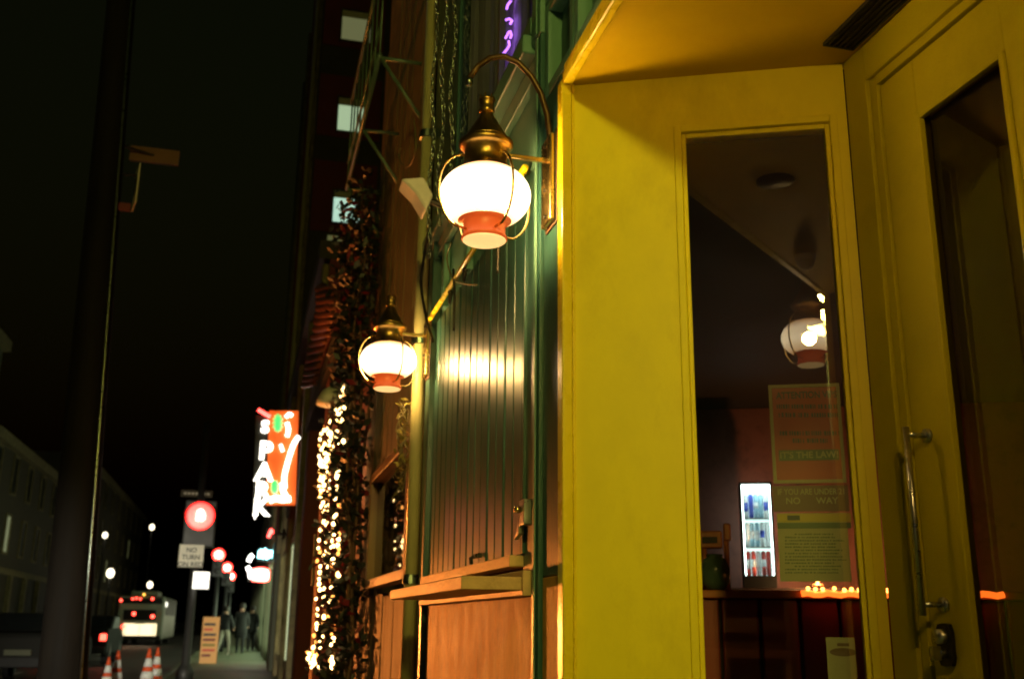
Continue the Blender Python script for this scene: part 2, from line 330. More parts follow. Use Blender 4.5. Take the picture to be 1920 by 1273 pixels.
MB().box(.662, XF-.040, 3.235, 4.86, 1.306, 1.348).build('serving_shelf', 'shelf', bar, bevel=.004)
MB().box(XF-.038, XF+.03, 3.235, 5.25, 1.29, 1.369).build('shelf_batten', 'shelf', bar, bevel=.003)
MB().box(XF+.004, XF+.05, 3.262, 3.30, 0, 1.288).build('kick_stile', 'ply', bar, bevel=.002)
MB().box(XF+.006, XF+.05, 3.304, 5.26, 0, 1.288).build('kick_panel', 'ply', bar, bevel=.002)
MB().box(XF+.004, XF+.05, 3.217, 3.261, 0, 1.359).build('kick_stile', 'ply', bar, bevel=.002)
MB().box(XF-.02, XF+.05, 5.275, 5.33, 0, 3.26).build('jamb', 'teal', bar, bevel=.004)
MB().box(XF-.004, XF+.05, 5.333, 5.50, 0, 3.26).build('jamb_board', 'teal_dark', bar, bevel=.004)
# latch on the jamb and bolt on the shutter
lt = MB().box(XF-.03, XF+.003, 3.255, 3.325, 1.515, 1.60).prism([(XF-.03, 3.325, 1.55), (XF-.03, 3.325, 1.49), (XF-.03, 3.40, 1.475), (XF-.03, 3.36, 1.50)], (0, 0, 0), (.02, 0, 0)).build('latch', 'steel', bar, bevel=.004)
MB().tube([(XF-.03, 3.30, 1.568), (XF-.052, 3.30, 1.568)], .011, 12).build('latch_button', 'brass_bright', lt, True)
MB().box(XF-.012, XF+.004, 4.02, 4.11, 1.455, 1.472).tube([(XF-.014, 4.03, 1.463), (XF-.014, 4.10, 1.463)], .008, 8).tube([(XF-.014, 4.06, 1.463), (XF-.035, 4.06, 1.452), (XF-.03, 4.06, 1.43)], .007, 8).build('bolt', 'iron', bar)
# fascia over the shutter with its bright edge rod
MB().box(XF+.035, XF+.06, 3.263, 5.50, 2.803, 3.24).build('fascia', 'teal_light', bar, bevel=.004)
MB().box(XF+.0, XF+.034, 3.263, 5.50, 3.16, 3.24).build('fascia_rail', 'teal_light', bar, bevel=.006)
for y in (3.263, 3.85, 4.45, 5.05): MB().box(XF+.0, XF+.034, y, y+.07, 2.803, 3.158).build('fascia_stile', 'teal_light', bar, bevel=.006)
MB().tube([(XF-.032, 3.27, 2.786), (XF-.032, 5.27, 2.786)], .0125, 10).build('gold_rod', 'trim', bar, True)
# upper storey panelling
def panel(y0, y1, z0, z1, d=.035, b=.06):
    p = MB().box(XF, XF+.06, y0, y0+b, z0, z1).box(XF, XF+.06, y1-b, y1, z0, z1).box(XF, XF+.06, y0+b, y1-b, z0, z0+b).box(XF, XF+.06, y0+b, y1-b, z1-b, z1).build('panel_frame', 'teal_light', bar, bevel=.006)
    MB().box(XF+d, XF+.07, y0+b-.002, y1-b+.002, z0+b-.002, z1-b+.002).build('panel', 'teal_light', p)
    MB().box(XF+d-.014, XF+d-.001, y0+b+.05, y1-b-.05, z0+b+.05, z1-b-.05).build('raised_field', 'teal', p, bevel=.01)
yy = 3.138
for k, wd in enumerate((.34, .5, .62, .62, .62, .62)):
    panel(yy-wd, yy-.003, ZS+.063, 3.36, .05, .045); panel(yy-wd, yy-.003, 3.363, 3.80, .05, .05); panel(yy-wd, yy-.003, 3.803, 4.6, .05, .05); yy -= wd
MB().box(XF-.016, XF+.05, 3.141, 3.255, 3.262, 6.2).build('pilaster', 'teal_light', bar, bevel=.006)
MB().box(XF-.024, XF-.017, 3.17, 3.225, 3.27, 6.2).build('pilaster_bead', 'teal_light', bar, bevel=.004)
MB().box(XF-.05, XF+.06, 3.258, 5.50, 3.243, 3.32).build('window_sill', 'teal_light', bar, bevel=.008)
MB().box(XF-.02, XF+.06, 3.258, 5.50, 3.40-.076, 3.40).build('window_rail', 'teal_light', bar, bevel=.006)
MB().box(XF+.0, XF+.06, 4.80, 5.50, 3.402, 6.2).build('window_stile', 'teal_dark', bar, bevel=.006)
MB().quad((XF+.012, 4.80, 3.40), (XF+.012, 3.258, 3.40), (XF+.012, 3.258, 5.2), (XF+.012, 4.80, 5.2)).build('upper_pane', glass('upper_window_glass', (.97, .97, .97), 1.45, .8), bar)
c = MB(); n = 60                                   # gathered curtain behind the pane
for i in range(n):
    ya = 3.26+1.54*i/n; yb = 3.26+1.54*(i+1)/n
    xa = XF+.066+.012*math.sin(i*1.1)+.005*math.sin(i*2.7); xb = XF+.066+.012*math.sin((i+1)*1.1)+.005*math.sin((i+1)*2.7)
    c.quad((xa, ya, 3.402), (xb, yb, 3.402), (xb, yb, 5.2), (xa, ya, 5.2))
c.build('curtain', 'curtain', bar, True)
MB().box(XF+.07, XF+.4, 3.20, 3.257, 3.25, 5.2).build('window_reveal', 'teal_light', bar)
MB().box(XF-.005, XF+.06, -6, YN-.032, 0, ZS+.06).build('near_frontage', 'teal', bar)
MB().box(XF+.061, XF+.08, -6, 3.2, ZS+.21, 6.2).box(XF+.061, XF+.08, 3.2, 5.5, 5.2, 6.2).build('upper_wall', 'teal_dark', bar)
MB().box(XF+.10, 9, -6, 5.5, 6.2, 6.4).build('roof', 'black', bar)
#@@BARROOM
# ------------------------------------------------------------------ bar room behind the glass
M['room_dark'] = paint('dark_room_wall', (0.035, 0.018, 0.012), 0.8, 0.3, 2, 0.1, 20)
M['room_red'] = paint('oxblood_wall', (0.36, 0.12, 0.075), 0.6, 0.3, 2, 0.15, 25, dirt=(0.12, .04, .03), dscale=2)
M['counter_red'] = paint('oxblood_counter_panel', (0.30, 0.04, 0.025), 0.4, 0.25, 4, 0.15, 40, stretch=(1, 1, .3))
room = MB().box(9, 9.1, -4, 11.2, -.02, 3.4).box(1.25, 9, 11.1, 11.2, -.02, 3.4).box(1.0, 9, -4.1, -4, -.02, 3.4).box(1.45, 9.1, -4, 11.2, 3.2, 3.4)
struct(room.build('bar_room', 'room_dark'))
struct(MB().box(DX+.1, 9, -4, 11.1, -.02, .002).build('bar_room_floor', 'room_dark'))
NI = (0.421, 0.907)
def inn(px, py, off):                              # point on the plane parallel to the yellow wall, off metres behind it
    d = ray(px, py); ox, oy = A0[0]+NI[0]*off, A0[1]+NI[1]*off
    k = ((ox-EYE.x)*NI[0]+(oy-EYE.y)*NI[1])/(d.x*NI[0]+d.y*NI[1]); p = EYE+d*k
    return ((p.x-ox)*D[0]+(p.y-oy)*D[1], p.z)
def IF(off): return ((A0[0]+NI[0]*off, A0[1]+NI[1]*off), D, NI)
struct(MB().fbox(IF(6.7), -2.2, 6, 0, .1, .004, 3.19).build('bar_room_back_wall', 'room_red'))
# counter with oxblood panels
CO = 1.15
s0, zc = inn(1312, 1106, CO); s1, _ = inn(1612, 1098, CO); F = IF(CO)
ct = thing('bar_counter', 'oxblood panelled bar counter seen through the sidelight glass', 'counter', (A0[0]+NI[0]*CO+D[0]*s0, A0[1]+NI[1]*CO+D[1]*s0, .002))
MB().fbox(F, -.1, s1+1.2, -.03, .34, zc-.03, zc).build('counter_top', paint('orange_counter_top', (0.55, 0.16, 0.03), 0.35, .2, 8), ct, bevel=.006)
sa = inn(1352, 1180, CO)[0]; sb = inn(1426, 1180, CO)[0]; step = sb-sa
k = -2
while sa+k*step < s1+1.1:
    MB().fbox(F, sa+k*step+.006, sa+(k+1)*step-.006, 0, .03, .09, zc-.032).build('counter_panel', 'counter_red', ct, bevel=.006); k += 1
MB().fbox(F, -.1, s1+1.15, .031, .3, .004, zc-.032).build('counter_core', 'room_dark', ct)
# string of orange light along the counter edge
M['led'] = glow('orange_led', (1.0, 0.16, 0.015), 2.2); M['led_hot'] = glow('orange_led_core', (1.0, 0.30, 0.05), 9)
q0 = inn(1500, 1100, CO)[0]
ld = thing('orange_led_string', 'glowing orange string of small lights along the bar counter edge', 'string lights', (F[0][0]+D[0]*q0, F[0][1]+D[1]*q0, zc))
def fp(F, a, o, z): return (F[0][0]+F[1][0]*a+F[2][0]*o, F[0][1]+F[1][1]*a+F[2][1]*o, z)
MB().tube([fp(F, q0+(s1+.5-q0)*i/30, -.037, zc-.012+.004*math.sin(i*1.9)) for i in range(31)], .012, 8).build('cord', 'led', ld, True)
for i in range(16):
    MB().ball(fp(F, q0+.02+i*.033+random.uniform(-.008, .008), -.045, zc+.004+random.uniform(-.004, .004)), .008, 8, 6).build('bulb', 'led_hot', ld, True)
# drinks fridge
FO = 6.0; F = IF(FO)
a0, zt = inn(1390, 908, FO); a1, zb = inn(1452, 1078, FO); FW = a1-a0; FH = zt-zb
M['fr_back'] = glow('fridge_backlight', (0.68, 0.95, 0.90), 2.0); M['fr_led'] = glow('fridge_led', (0.8, 1.0, 0.95), 14)
M['can_w'] = paint('white_can', (0.75, 0.8, 0.8), 0.3, .1, 10); M['can_b'] = paint('blue_can', (0.05, 0.09, 0.5), 0.3, .2, 10); M['can_r'] = paint('red_can', (0.55, 0.05, 0.03), 0.3, .2, 10); M['can_c'] = paint('pale_blue_can', (0.35, 0.62, 0.75), 0.3, .2, 10)
fr = thing('drinks_fridge', 'glowing white drinks fridge full of cans behind the bar', 'fridge', fp(F, a0, 0, zb-.12))
MB().fbox(F, a0-.02, a0, 0, .3, zb-.1, zt+.02).fbox(F, a1, a1+.02, 0, .3, zb-.1, zt+.02).fbox(F, a0, a1, 0, .3, zb-.1, zb-.004).fbox(F, a0, a1, 0, .3, zt, zt+.02).build('cabinet', 'black', fr)
MB().fbox(F, a0, a1, .24, .25, zb, zt).build('light_panel', 'fr_back', fr)
MB().fbox(F, a0, a1, .01, .03, zt-.035, zt-.002).build('header_light', 'fr_led', fr)
MB().fbox(F, a0, a0+.006, .01, .02, zb, zt-.04).fbox(F, a1-.006, a1, .01, .02, zb, zt-.04).build('side_light', 'fr_led', fr)
rows = (zt-.04-zb)/3
for k in range(3):
    z = zb+k*rows
    if k: MB().fbox(F, a0, a1, .03, .22, z-.012, z-.002).build('shelf', 'steel', fr)
    for j in range(5):
        cx = fp(F, a0+.012+(FW-.024)*(j+.5)/5, .09+random.uniform(0, .03), z)
        r = FW/11.5; h = rows*.86
        mt = 'can_r' if k == 0 and j != 2 else random.choice(['can_w', 'can_w', 'can_b', 'can_c']) if k else 'can_w'
        cn = MB().lathe([(r*.8, 0), (r, .01), (r, h*.9), (r*.8, h)], cx, 12).build('can', mt, fr, True)
        if random.random() < .45: MB().lathe([(r*1.01, h*random.uniform(.25, .45)), (r*1.01, h*.66)], cx, 12).build('label_band', 'can_b' if (mt == 'can_w' and k) else 'can_w', cn, True)
MB().fbox(F, a0-.6, a1+1.2, -.05, .4, zb-.16, zb-.105).build('back_shelf', 'room_dark', fr)
MB().fbox(F, a0-.55, a0-.5, 0, .35, .004, zb-.16).fbox(F, a1+1.1, a1+1.15, 0, .35, .004, zb-.16).build('back_shelf_leg', 'room_dark', fr)
# things on the counter
F = IF(CO)
M['amber'] = paint('amber_wood', (0.45, 0.16, 0.05), 0.4, .3, 9); M['jar'] = paint('green_glazed_jar', (0.10, 0.17, 0.13), 0.25, .2, 8)
t0 = inn(1335, 1000, CO+.15)[0]; F2 = IF(CO+.15)
tp = thing('beer_tap', 'brown wooden beer tap tower standing on the bar counter', 'beer tap', fp(F2, t0, 0, zc))
MB().tube([fp(F2, t0-.035, 0, zc), fp(F2, t0-.035, 0, zc+.22)], .012, 10).tube([fp(F2, t0+.055, 0, zc), fp(F2, t0+.055, 0, zc+.24)], .011, 10).build('tower', 'amber', tp, True)
MB().fbox(F2, t0-.06, t0+.04, -.02, .02, zc+.17, zc+.24).fbox(F2, t0+.045, t0+.075, -.02, .02, zc+.2, zc+.27).build('handle', 'amber', tp, bevel=.008)
MB().fbox(F2, t0-.04, t0+.02, -.024, -.021, zc+.19, zc+.215).build('badge', 'black', tp)
tag(MB().lathe([(.03, 0), (.055, .03), (.06, .08), (.045, .12), (.03, .13), (.034, .14)], fp(F2, t0+.005, -.09, zc), 20).build('jar', 'jar', None, True), 'round green glazed jar on the bar counter by the tap', 'jar')
FB = IF(5.7); ab_, zb2 = inn(1520, 860, 5.7)
bl_ = thing('added_bar_bulb', 'added bare bulb on the back bar, unseen behind the notices', 'lamp', fp(FB, ab_, 0, zb-.105))  # unseen bulb added to brighten the dark back wall
MB().lathe([(.06, 0), (.05, .02), (.012, .03), (.012, .2)], fp(FB, ab_, .1, zb-.104), 14).build('foot', 'amber', bl_, True)
MB().ball(fp(FB, ab_, .1, zb+.0), .05, 14, 10).build('bulb', glow('added_bulb_glow', (1, .5, .18), 230), bl_, True)
# notices taped inside the sidelight glass
PO = .036
FG = (A0, D, NI)
def notice(name, label, px0, py0, px1, py1, mat, cat='poster', o=PO, border=None):
    a, z1 = inn(px0, py0, o); b, z0 = inn(px1, py1, o)
    t = thing(name, label, cat, fp(FG, a, o, z0))
    MB().fbox(FG, a, b, o, o+.0015, z0, z1).build('sheet', mat, t)
    if border:
        g = .010
        MB().fbox(FG, a-g, a-.0005, o-.001, o+.002, z0-g, z1+g).fbox(FG, b+.0005, b+g, o-.001, o+.002, z0-g, z1+g).fbox(FG, a-.0005, b+.0005, o-.001, o+.002, z1+.0005, z1+g).fbox(FG, a-.0005, b+.0005, o-.001, o+.002, z0-g, z0-.0005).build('border', border, t)
    return t, a, b, z0, z1
def ntext(t, body, px, py, size, mat, o=PO, fat=0, sx=1.0):
    a, z = inn(px, py, o); return text_part(body, size, fp(FG, a, o-.0012, z), (D[0], D[1], 0), (0, 0, 1), mat, t, ext=.0004, fat=fat, sx=sx)
def nprint(t, px0, py0, px1, py1, mat):
    x = px0; m_ = MB()
    while x < px1-1.5:
        w2 = random.uniform(2.2, 4.6); a, z1 = inn(x, py0+random.uniform(-.3, .5), PO); b, z0 = inn(min(x+w2, px1), py1, PO)
        m_.fbox(FG, a, b, PO-.0008, PO-.0001, z0, z1); x += w2+random.choice((1.0, 1.0, 1.0, 3.0))
    o = m_.build('print_line', mat, t); o['kind'] = 'stuff'; return o
def nbar(t, px0, py0, px1, py1, mat, o=PO, name='print_bar', dz=.0008):
    a, z1 = inn(px0, py0, o); b, z0 = inn(px1, py1, o)
    return MB().fbox(FG, a, b, o-dz, o-.0001, z0, z1).build(name, mat, t)
M['poster_red'] = paint('red_poster', (0.26, 0.036, 0.012), 0.5, .12, 5, .02); M['ink'] = paint('black_ink', (0.03, 0.035, 0.025), 0.5, .1, 5, 0)
M['paper'] = paint('yellowed_paper', (0.27, 0.25, 0.13), 0.6, .12, 5, .05); M['olive_ink'] = paint('dark_green_ink', (0.06, 0.09, 0.035), 0.5, .1, 5, 0); M['yel_ink'] = paint('yellow_ink', (0.33, 0.25, 0.02), 0.5, .1, 5, 0)
M['maroon'] = paint('maroon_card', (0.10, 0.05, 0.025), 0.5, .12, 5, .02)
t, *_ = notice('notice_poster', 'red notice with black print in a pale border on the sidelight', 1447, 728, 1580, 898, 'poster_red', border='paper')
ntext(t, 'ATTENTION VIPS', 1512, 741, .028, 'ink', fat=.0008, sx=.80)
for (y, xs) in ((762, ((1456, 1480), (1484, 1530), (1534, 1572))), (778, ((1460, 1492), (1497, 1516), (1521, 1574))), (812, ((1462, 1476), (1480, 1540), (1545, 1576))), (826, ((1486, 1508), (1513, 1552)))):
    for (x0, x1) in xs: nprint(t, x0, y-4, x1, y+4, 'ink')
nbar(t, 1460, 844, 1574, 862, 'olive_ink')
ntext(t, "IT'S THE LAW!", 1517, 853, .026, 'paper', fat=.0006)
t, *_ = notice('age_notice', 'dark age notice card with faded print below the red notice', 1448, 911, 1593, 958, 'maroon')
ntext(t, 'IF YOU ARE UNDER 21', 1521, 922, .024, 'paper', fat=.0003, sx=.78)
ntext(t, 'NO      WAY', 1522, 939, .026, 'paper', fat=.0003)
t, *_ = notice('licence_sheet', 'pale licence sheet with a yellow heading and small print, lowest of the stacked notices', 1456, 962, 1597, 1090, 'paper')
nbar(t, 1457, 963, 1596, 978, 'yel_ink'); nbar(t, 1457, 980, 1596, 990, 'olive_ink')
nbar(t, 1476, 966, 1500, 975, 'ink', dz=.0014)
for k in range(13):
    y = 1000+k*6
    nprint(t, 1472 if k % 5 else 1490, y, 1490+random.randint(70, 98), y+2.4, 'olive_ink')
t, *_ = notice('window_sticker', 'cream sticker with a grey oval emblem low on the sidelight', 1548, 1194, 1612, 1330, 'paper', 'sticker')
a, z = inn(1581, 1222, PO); ov = MB().lathe([(.001, 0), (1, 0), (1, .0008), (.001, .0008)], (0, 0, 0), 28); ov.v = [fp(FG, a+p[0]*.036, PO-.0002-p[2], z+p[1]*.011) for p in ov.v]
ov.build('emblem', 'maroon', t)
a, z = inn(1581, 1208, PO); MB().fbox(FG, a-.016, a+.016, PO-.0009, PO-.0001, z-.004, z+.004).build('emblem_crown', 'maroon', t)
#@@LANTERNS
# ------------------------------------------------------------------ onion lanterns on the frontage
def lantern(loc, label, wall=XF, group='onion lanterns along the bar front', bulb='bulb'):
    x, y, z = loc
    L = thing('onion_lantern', label, 'lantern', loc, group)
    pts = [(.15*math.sqrt(max(0, 1-(h/.106)**2)), h) for h in [-.086+i*.172/22 for i in range(23)]]
    g = MB(); n = 40
    g.lathe(pts, loc, n); g.f = g.f[:-2]
    g.build('globe', 'globe', L, True)
    MB().ball((x, y, z-.005), .038, 20, 14, 0.95).build('bulb', bulb, L, True)
    MB().lathe([(.088, -.0865), (.072, -.091), (.068, -.099), (.068, -.134), (.073, -.142), (.075, -.150), (.070, -.154)], loc, 36).build('base_collar', 'collar_glow', L, True)
    MB().lathe([(.0705, -.1545), (.066, -.158), (.001, -.164)], loc, 36).build('bottom_lens', 'lens', L, True)
    MB().lathe([(.086, .0865), (.074, .092), (.070, .165), (.082, .170), (.090, .178), (.090, .190), (.082, .196)], loc, 36).build('upper_collar', 'brass', L, True)
    ro = MB().lathe([(.080, .1962), (.074, .205), (.058, .232), (.040, .262), (.027, .285), (.022, .300)], loc, 36).build('roof', 'brass', L, True)
    MB().lathe([(.022, .3002), (.026, .304), (.027, .312), (.024, .318), (.024, .342), (.028, .346), (.028, .352), (.020, .356), (.001, .358)], loc, 24).build('chimney', 'brass', ro, True)
    for k in range(6):
        a = k*math.pi/3; MB().tube([(x+.021*math.cos(a), y+.021*math.sin(a), z+.353), (x+.023*math.cos(a), y+.023*math.sin(a), z+.368)], [.0045, .002], 6).build('crown_spike', 'brass', ro)
    for k in range(4):
        a = rad(18)+k*math.pi/2
        p = []
        for i in range(19):
            u = rad(62)-i/18*rad(124)
            rr = .172*math.cos(u)**.6+.0; zz = .122*math.sin(u)/math.sin(rad(62))
            p.append((x+rr*math.cos(a), y+rr*math.sin(a), z+zz-.004))
        p = [(x+.082*math.cos(a), y+.082*math.sin(a), z+.125)]+p+[(x+.068*math.cos(a), y+.068*math.sin(a), z-.128)]
        MB().tube(p, .0042, 8).build('guard_wire', 'brass_bright', L, True)
    MB().box(x+.066, wall-.025, y-.008, y+.008, z+.146, z+.162).build('arm', 'brass_bright', L, bevel=.003)
    pl = MB().box(wall-.024, wall-.006, y-.055, y+.055, z-.075, z+.235).build('backplate', 'brass_bright', L, bevel=.005)
    MB().box(wall-.006, wall-.0005, y-.066, y+.066, z-.088, z+.248).build('backing_board', 'wood_dark', pl, bevel=.003)
    for zz in (-.05, .045, .205):
        MB().tube([(wall-.024, y, z+zz), (wall-.030, y, z+zz)], .007, 10).build('screw', 'iron', pl, True)
    return L
lantern((.67, 3.035, 2.55), 'nearest glowing onion lantern, largest in view, beside the yellow corner', XF)
lantern((.66, 5.30, 2.55), 'smaller glowing onion lantern beyond the grooved teal shutter', XF-.024)
lantern((.755, .215, 2.73), 'onion lantern seen only as a reflection in the sidelight glass', XF-.005, bulb='bulb_boosted')
# gooseneck pipe arching over the first lantern
gp_ = [aty(*p, 3.035) for p in ((1036, 300), (1031, 255), (1026, 215), (1014, 175), (996, 143), (972, 118), (945, 106), (918, 110), (896, 125), (880, 148))]
gn = thing('gooseneck_pipe', 'dark curved iron pipe arching over the nearest lantern', 'pipe', tuple(gp_[0]))
MB().tube(gp_, .0105, 10).build('pipe', 'gooseneck', gn, True)
MB().ball(gp_[-1]-Vector((0, 0, .012)), .014, 12, 8, 1.2).build('tip', 'chain', gn, True)
bp_ = aty(1036, 232, 3.06)
MB().tube([bp_, bp_+Vector((.07, -.01, -.05))], .008, 8).ball(bp_, .016, 10, 8).build('clamp', 'iron', gn, True)
# flood light on the frontage
fl = thing('flood_light', 'pale wedge shaped flood light housing, unlit, between the two lanterns', 'flood light', (XF, 4.7, 3.2))
c0 = aty(778, 372, 4.7)
hw = .075
prof = [(-.085, .075), (.03, .085), (.085, -.01), (.05, -.095), (-.01, .0)]
def flp(u, v, w): return c0+Vector((u*.92, w, v))+Vector((0, -.25*u, 0))
n = len(prof); mb = MB(); mb.add([flp(u, v, -hw) for u, v in prof]+[flp(u, v, hw) for u, v in prof], [tuple(range(n)), tuple(range(2*n-1, n-1, -1))]+[(i, n+i, n+(i+1) % n, (i+1) % n) for i in range(n)])
mb.build('housing', 'white', fl, bevel=.012)
MB().tube([c0+Vector((.05, 0, 0)), (XF+.02, c0.y, c0.z-.05)], .015, 10).build('bracket', 'iron', fl)
#@@NEON
nn = thing('neon_script', 'purple neon script tube glowing behind the upper window', 'neon sign', (XF+.1, 3.6, 3.45))
for pts in (((958, 2), (952, 10), (950, 18)), ((949, 38), (955, 36), (960, 40), (957, 45)), ((948, 72), (954, 61), (957, 60), (959, 66), (957, 72)), ((954, 78), (955, 86), (950, 94), (944, 101))):
    MB().tube([atx(px, py, XF+.034) for px, py in pts], .006, 8).build('neon_tube', 'purple', nn, True)
MB().tube([(XF+.034, 3.285, 3.42), (XF+.034, 3.285, 5.0)], .006, 10).build('neon_tube', 'purple', nn, True)
MB().tube([atx(958, 2, XF+.034), atx(956, -60, XF+.034)], .004, 6).build('support', 'iron', nn)
#@@NEIGHBOURS
# ------------------------------------------------------------------ cream downpipe beside the second lantern
dp = thing('downpipe', 'cream painted downpipe lit by the second lantern', 'downpipe', (.86, 5.56, 0))
MB().tube([(.865, 5.56, 0), (.865, 5.56, 5.9)], .036, 14).build('pipe', 'cream', dp, True)
for z in (1.40, 2.72, 4.0, 5.2):
    MB().lathe([(.038, 0), (.047, .004), (.047, .05), (.038, .054)], (.865, 5.56, z), 16).box(.9, .93, 5.535, 5.585, z+.01, z+.04).build('pipe_collar', 'chain', dp)
# ------------------------------------------------------------------ weathered neighbour with the framed window
nb = thing('weathered_building', 'dark weathered neighbour with brown boards and a framed window', 'building', (XF, 5.52, 0))
MB().box(XF+.05, 1.22, 5.505, 8.6, 0, 1.40).box(XF+.05, 1.22, 5.505, 5.78, 1.40, 2.30).box(XF+.05, 1.22, 7.72, 8.6, 1.40, 2.30).box(XF+.05, 1.22, 5.505, 8.6, 2.30, 8.5).box(1.22, 8, 5.505, 8.6, 3.45, 8.5).build('wall', 'stucco', nb)
k = 0; y = 5.64
while y < 8.45:
    wd = random.uniform(.11, .16)
    if k % 1 == 0:
        MB().box(XF+.012+random.uniform(-.006, .006), XF+.048, y+.005, y+wd-.005, .02, 1.385+random.uniform(-.01, .01)).build('board', 'wood_dark', nb, bevel=.004)
    if y > 7.75 or wd+y < 5.8: MB().box(XF+.012+random.uniform(-.006, .006), XF+.048, y+.005, y+wd-.005, 1.40, 4.6).build('board', 'wood_dark', nb, bevel=.004)
    y += wd; k += 1
y = 5.64; 
while y < 8.45:                                    # upper weathered boards over the window
    wd = random.uniform(.2, .3)
    MB().box(XF+.012+random.uniform(-.006, .006), XF+.048, y+.005, y+wd-.005, 2.32 if y < 7.75 else 4.62, 6.2).build('upper_board', 'olive', nb, bevel=.005)
    y += wd
wn = MB().box(.86, XF+.06, 5.80, 5.86, 1.44, 2.26).box(.86, XF+.06, 7.62, 7.69, 1.44, 2.26).box(.86, XF+.06, 5.86, 7.62, 2.20, 2.26).box(.86, XF+.06, 5.86, 7.62, 1.44, 1.50).build('window_frame', 'frame_wood', nb, bevel=.006)
MB().quad((XF+.015, 7.62, 1.50), (XF+.015, 5.86, 1.50), (XF+.015, 5.86, 2.20), (XF+.015, 7.62, 2.20)).build('pane', glass('framed_glass', (.6, .55, .5), 1.5, .7, .03), wn)
MB().box(XF+.25, XF+.27, 5.8, 7.7, 1.42, 2.28).build('window_back', 'room_dark', wn)
MB().tube([(XF+.12, 6.0, 1.50), (XF+.13, 6.3, 1.60), (XF+.12, 6.7, 1.55), (XF+.14, 7.0, 1.66), (XF+.12, 7.3, 1.56)], [.02, .05, .03, .05, .02], 8).build('window_ornament', 'chain', wn, True)
# ivy and cable on the pipe
iv = thing('dry_creeper', 'dry yellow creeper strands hanging on the downpipe below the second lantern', 'creeper', (.84, 5.6, 1.9))
for k in range(7):
    p = [(.80+random.uniform(-.03, .02), 5.62+random.uniform(-.05, .05), 2.42-j*.045-k*.01) for j in range(9+random.randint(0, 4))]
    p = [(a+random.uniform(-.018, .018), b+random.uniform(-.02, .02), c) for a, b, c in p]
    MB().tube(p, .0035, 6).build('stem', 'olive', iv, True)
lf = MB()
for k in range(70):
    c = Vector((.80+random.gauss(0, .02), 5.62+random.gauss(0, .03), random.uniform(1.95, 2.42))); a = Vector((random.gauss(0, 1), random.gauss(0, 1), random.gauss(0, .7))).normalized()*.026; b = a.cross(Vector((random.random(), random.random(), 1))).normalized()*.010
    lf.quad(c-a, c+b, c+a, c-b)
o = lf.build('leaves', paint('dry_leaf', (.40, .34, .08), .6, .3, 30, 0), iv); o['kind'] = 'stuff'
# chains hanging from above
def chain(px, y, z0, z1, label):
    x = aty(px, 200, y).x
    c = thing('hanging_chain', label, 'chain', (x, y, z0), 'galvanised chains beside the upper window')
    mb = MB(); ring = []
    for i in range(13):
        a = 2*math.pi*i/12; ring.append((.010*math.cos(a), 0, .024*math.sin(a)))
    mb.tube(ring, .0042, 6, False); me0 = mb.build('link', 'chain', None, True); me = me0.data; bpy.data.objects.remove(me0)
    z = z1; i = 0; sw_ = 0
    while z > z0:
        o = link('link', me, c); o.location = Vector((x+.01*math.sin(i*.35), y+random.uniform(-.004, .004), z))-Vector(c['_w']); o.rotation_euler = (random.uniform(-.15, .15), random.uniform(-.15, .15), (i % 2)*math.pi/2+.4); z -= .037; i += 1
chain(847, 4.85, 3.25, 5.1, 'galvanised chain hanging just left of the purple window')
chain(829, 4.95, 3.20, 5.3, 'galvanised chain, middle of three beside the purple window')
chain(812, 5.15, 3.10, 5.3, 'galvanised chain nearest the cream downpipe top')
# cables
def cable(pts, r, label, mat='iron'):
    return tag(MB().tube(pts, r, 8).build('cable', mat, None, True), label, 'cable')
def smooth(pts, n=8):
    P_ = [Vector(p) for p in pts]; P_ = [2*P_[0]-P_[1]]+P_+[2*P_[-1]-P_[-2]]; out = []
    for i in range(1, len(P_)-2):
        a, b, c, d = P_[i-1:i+3]
        for j in range(n):
            t = j/n; out.append(.5*((2*b)+(c-a)*t+(2*a-5*b+4*c-d)*t*t+(3*b-a-3*c+d)*t**3))
    return out+[P_[-2]]
cable(smooth([atx(*p, .86) for p in ((846, 455), (838, 485), (848, 520), (868, 532), (894, 534))]), .004, 'thin cable loop drooping over the gold shutter rod', 'olive')
cable(smooth([atx(*p, .86) for p in ((850, 505), (852, 545), (851, 620))]), .006, 'short black cable hanging straight down over the shutter')
cable(smooth([atx(*p, .80) for p in ((935, 452), (934, 480), (933, 512))]), .005, 'short dark rod hanging below the nearest lantern')
cable(smooth([atx(*p, .84) for p in ((776, 222), (780, 275), (770, 308), (757, 312), (748, 296), (750, 278))]), .007, 'pale cable bent like a hook above the flood light', 'olive')
cable(smooth([atx(*p, .84) for p in ((808, 420), (797, 470), (790, 530), (798, 590), (812, 640))]), .008, 'dark cable running down beside the second lantern plate')
# clip lamps on the gold rod
for k, px in enumerate((845, 872)):
    p = atx(px, 1165-(px-450)*1.545-6, .875)
    tag(MB().tube([p, p+Vector((0, .02, -.05))], [.012, .007], 8).ball(p, .014, 8, 6).build('rod_clip', 'iron', None, True), ('far' if k == 0 else 'near')+' dark clip on the gold rod over the shutter', 'clip', 'clips on the gold rod')
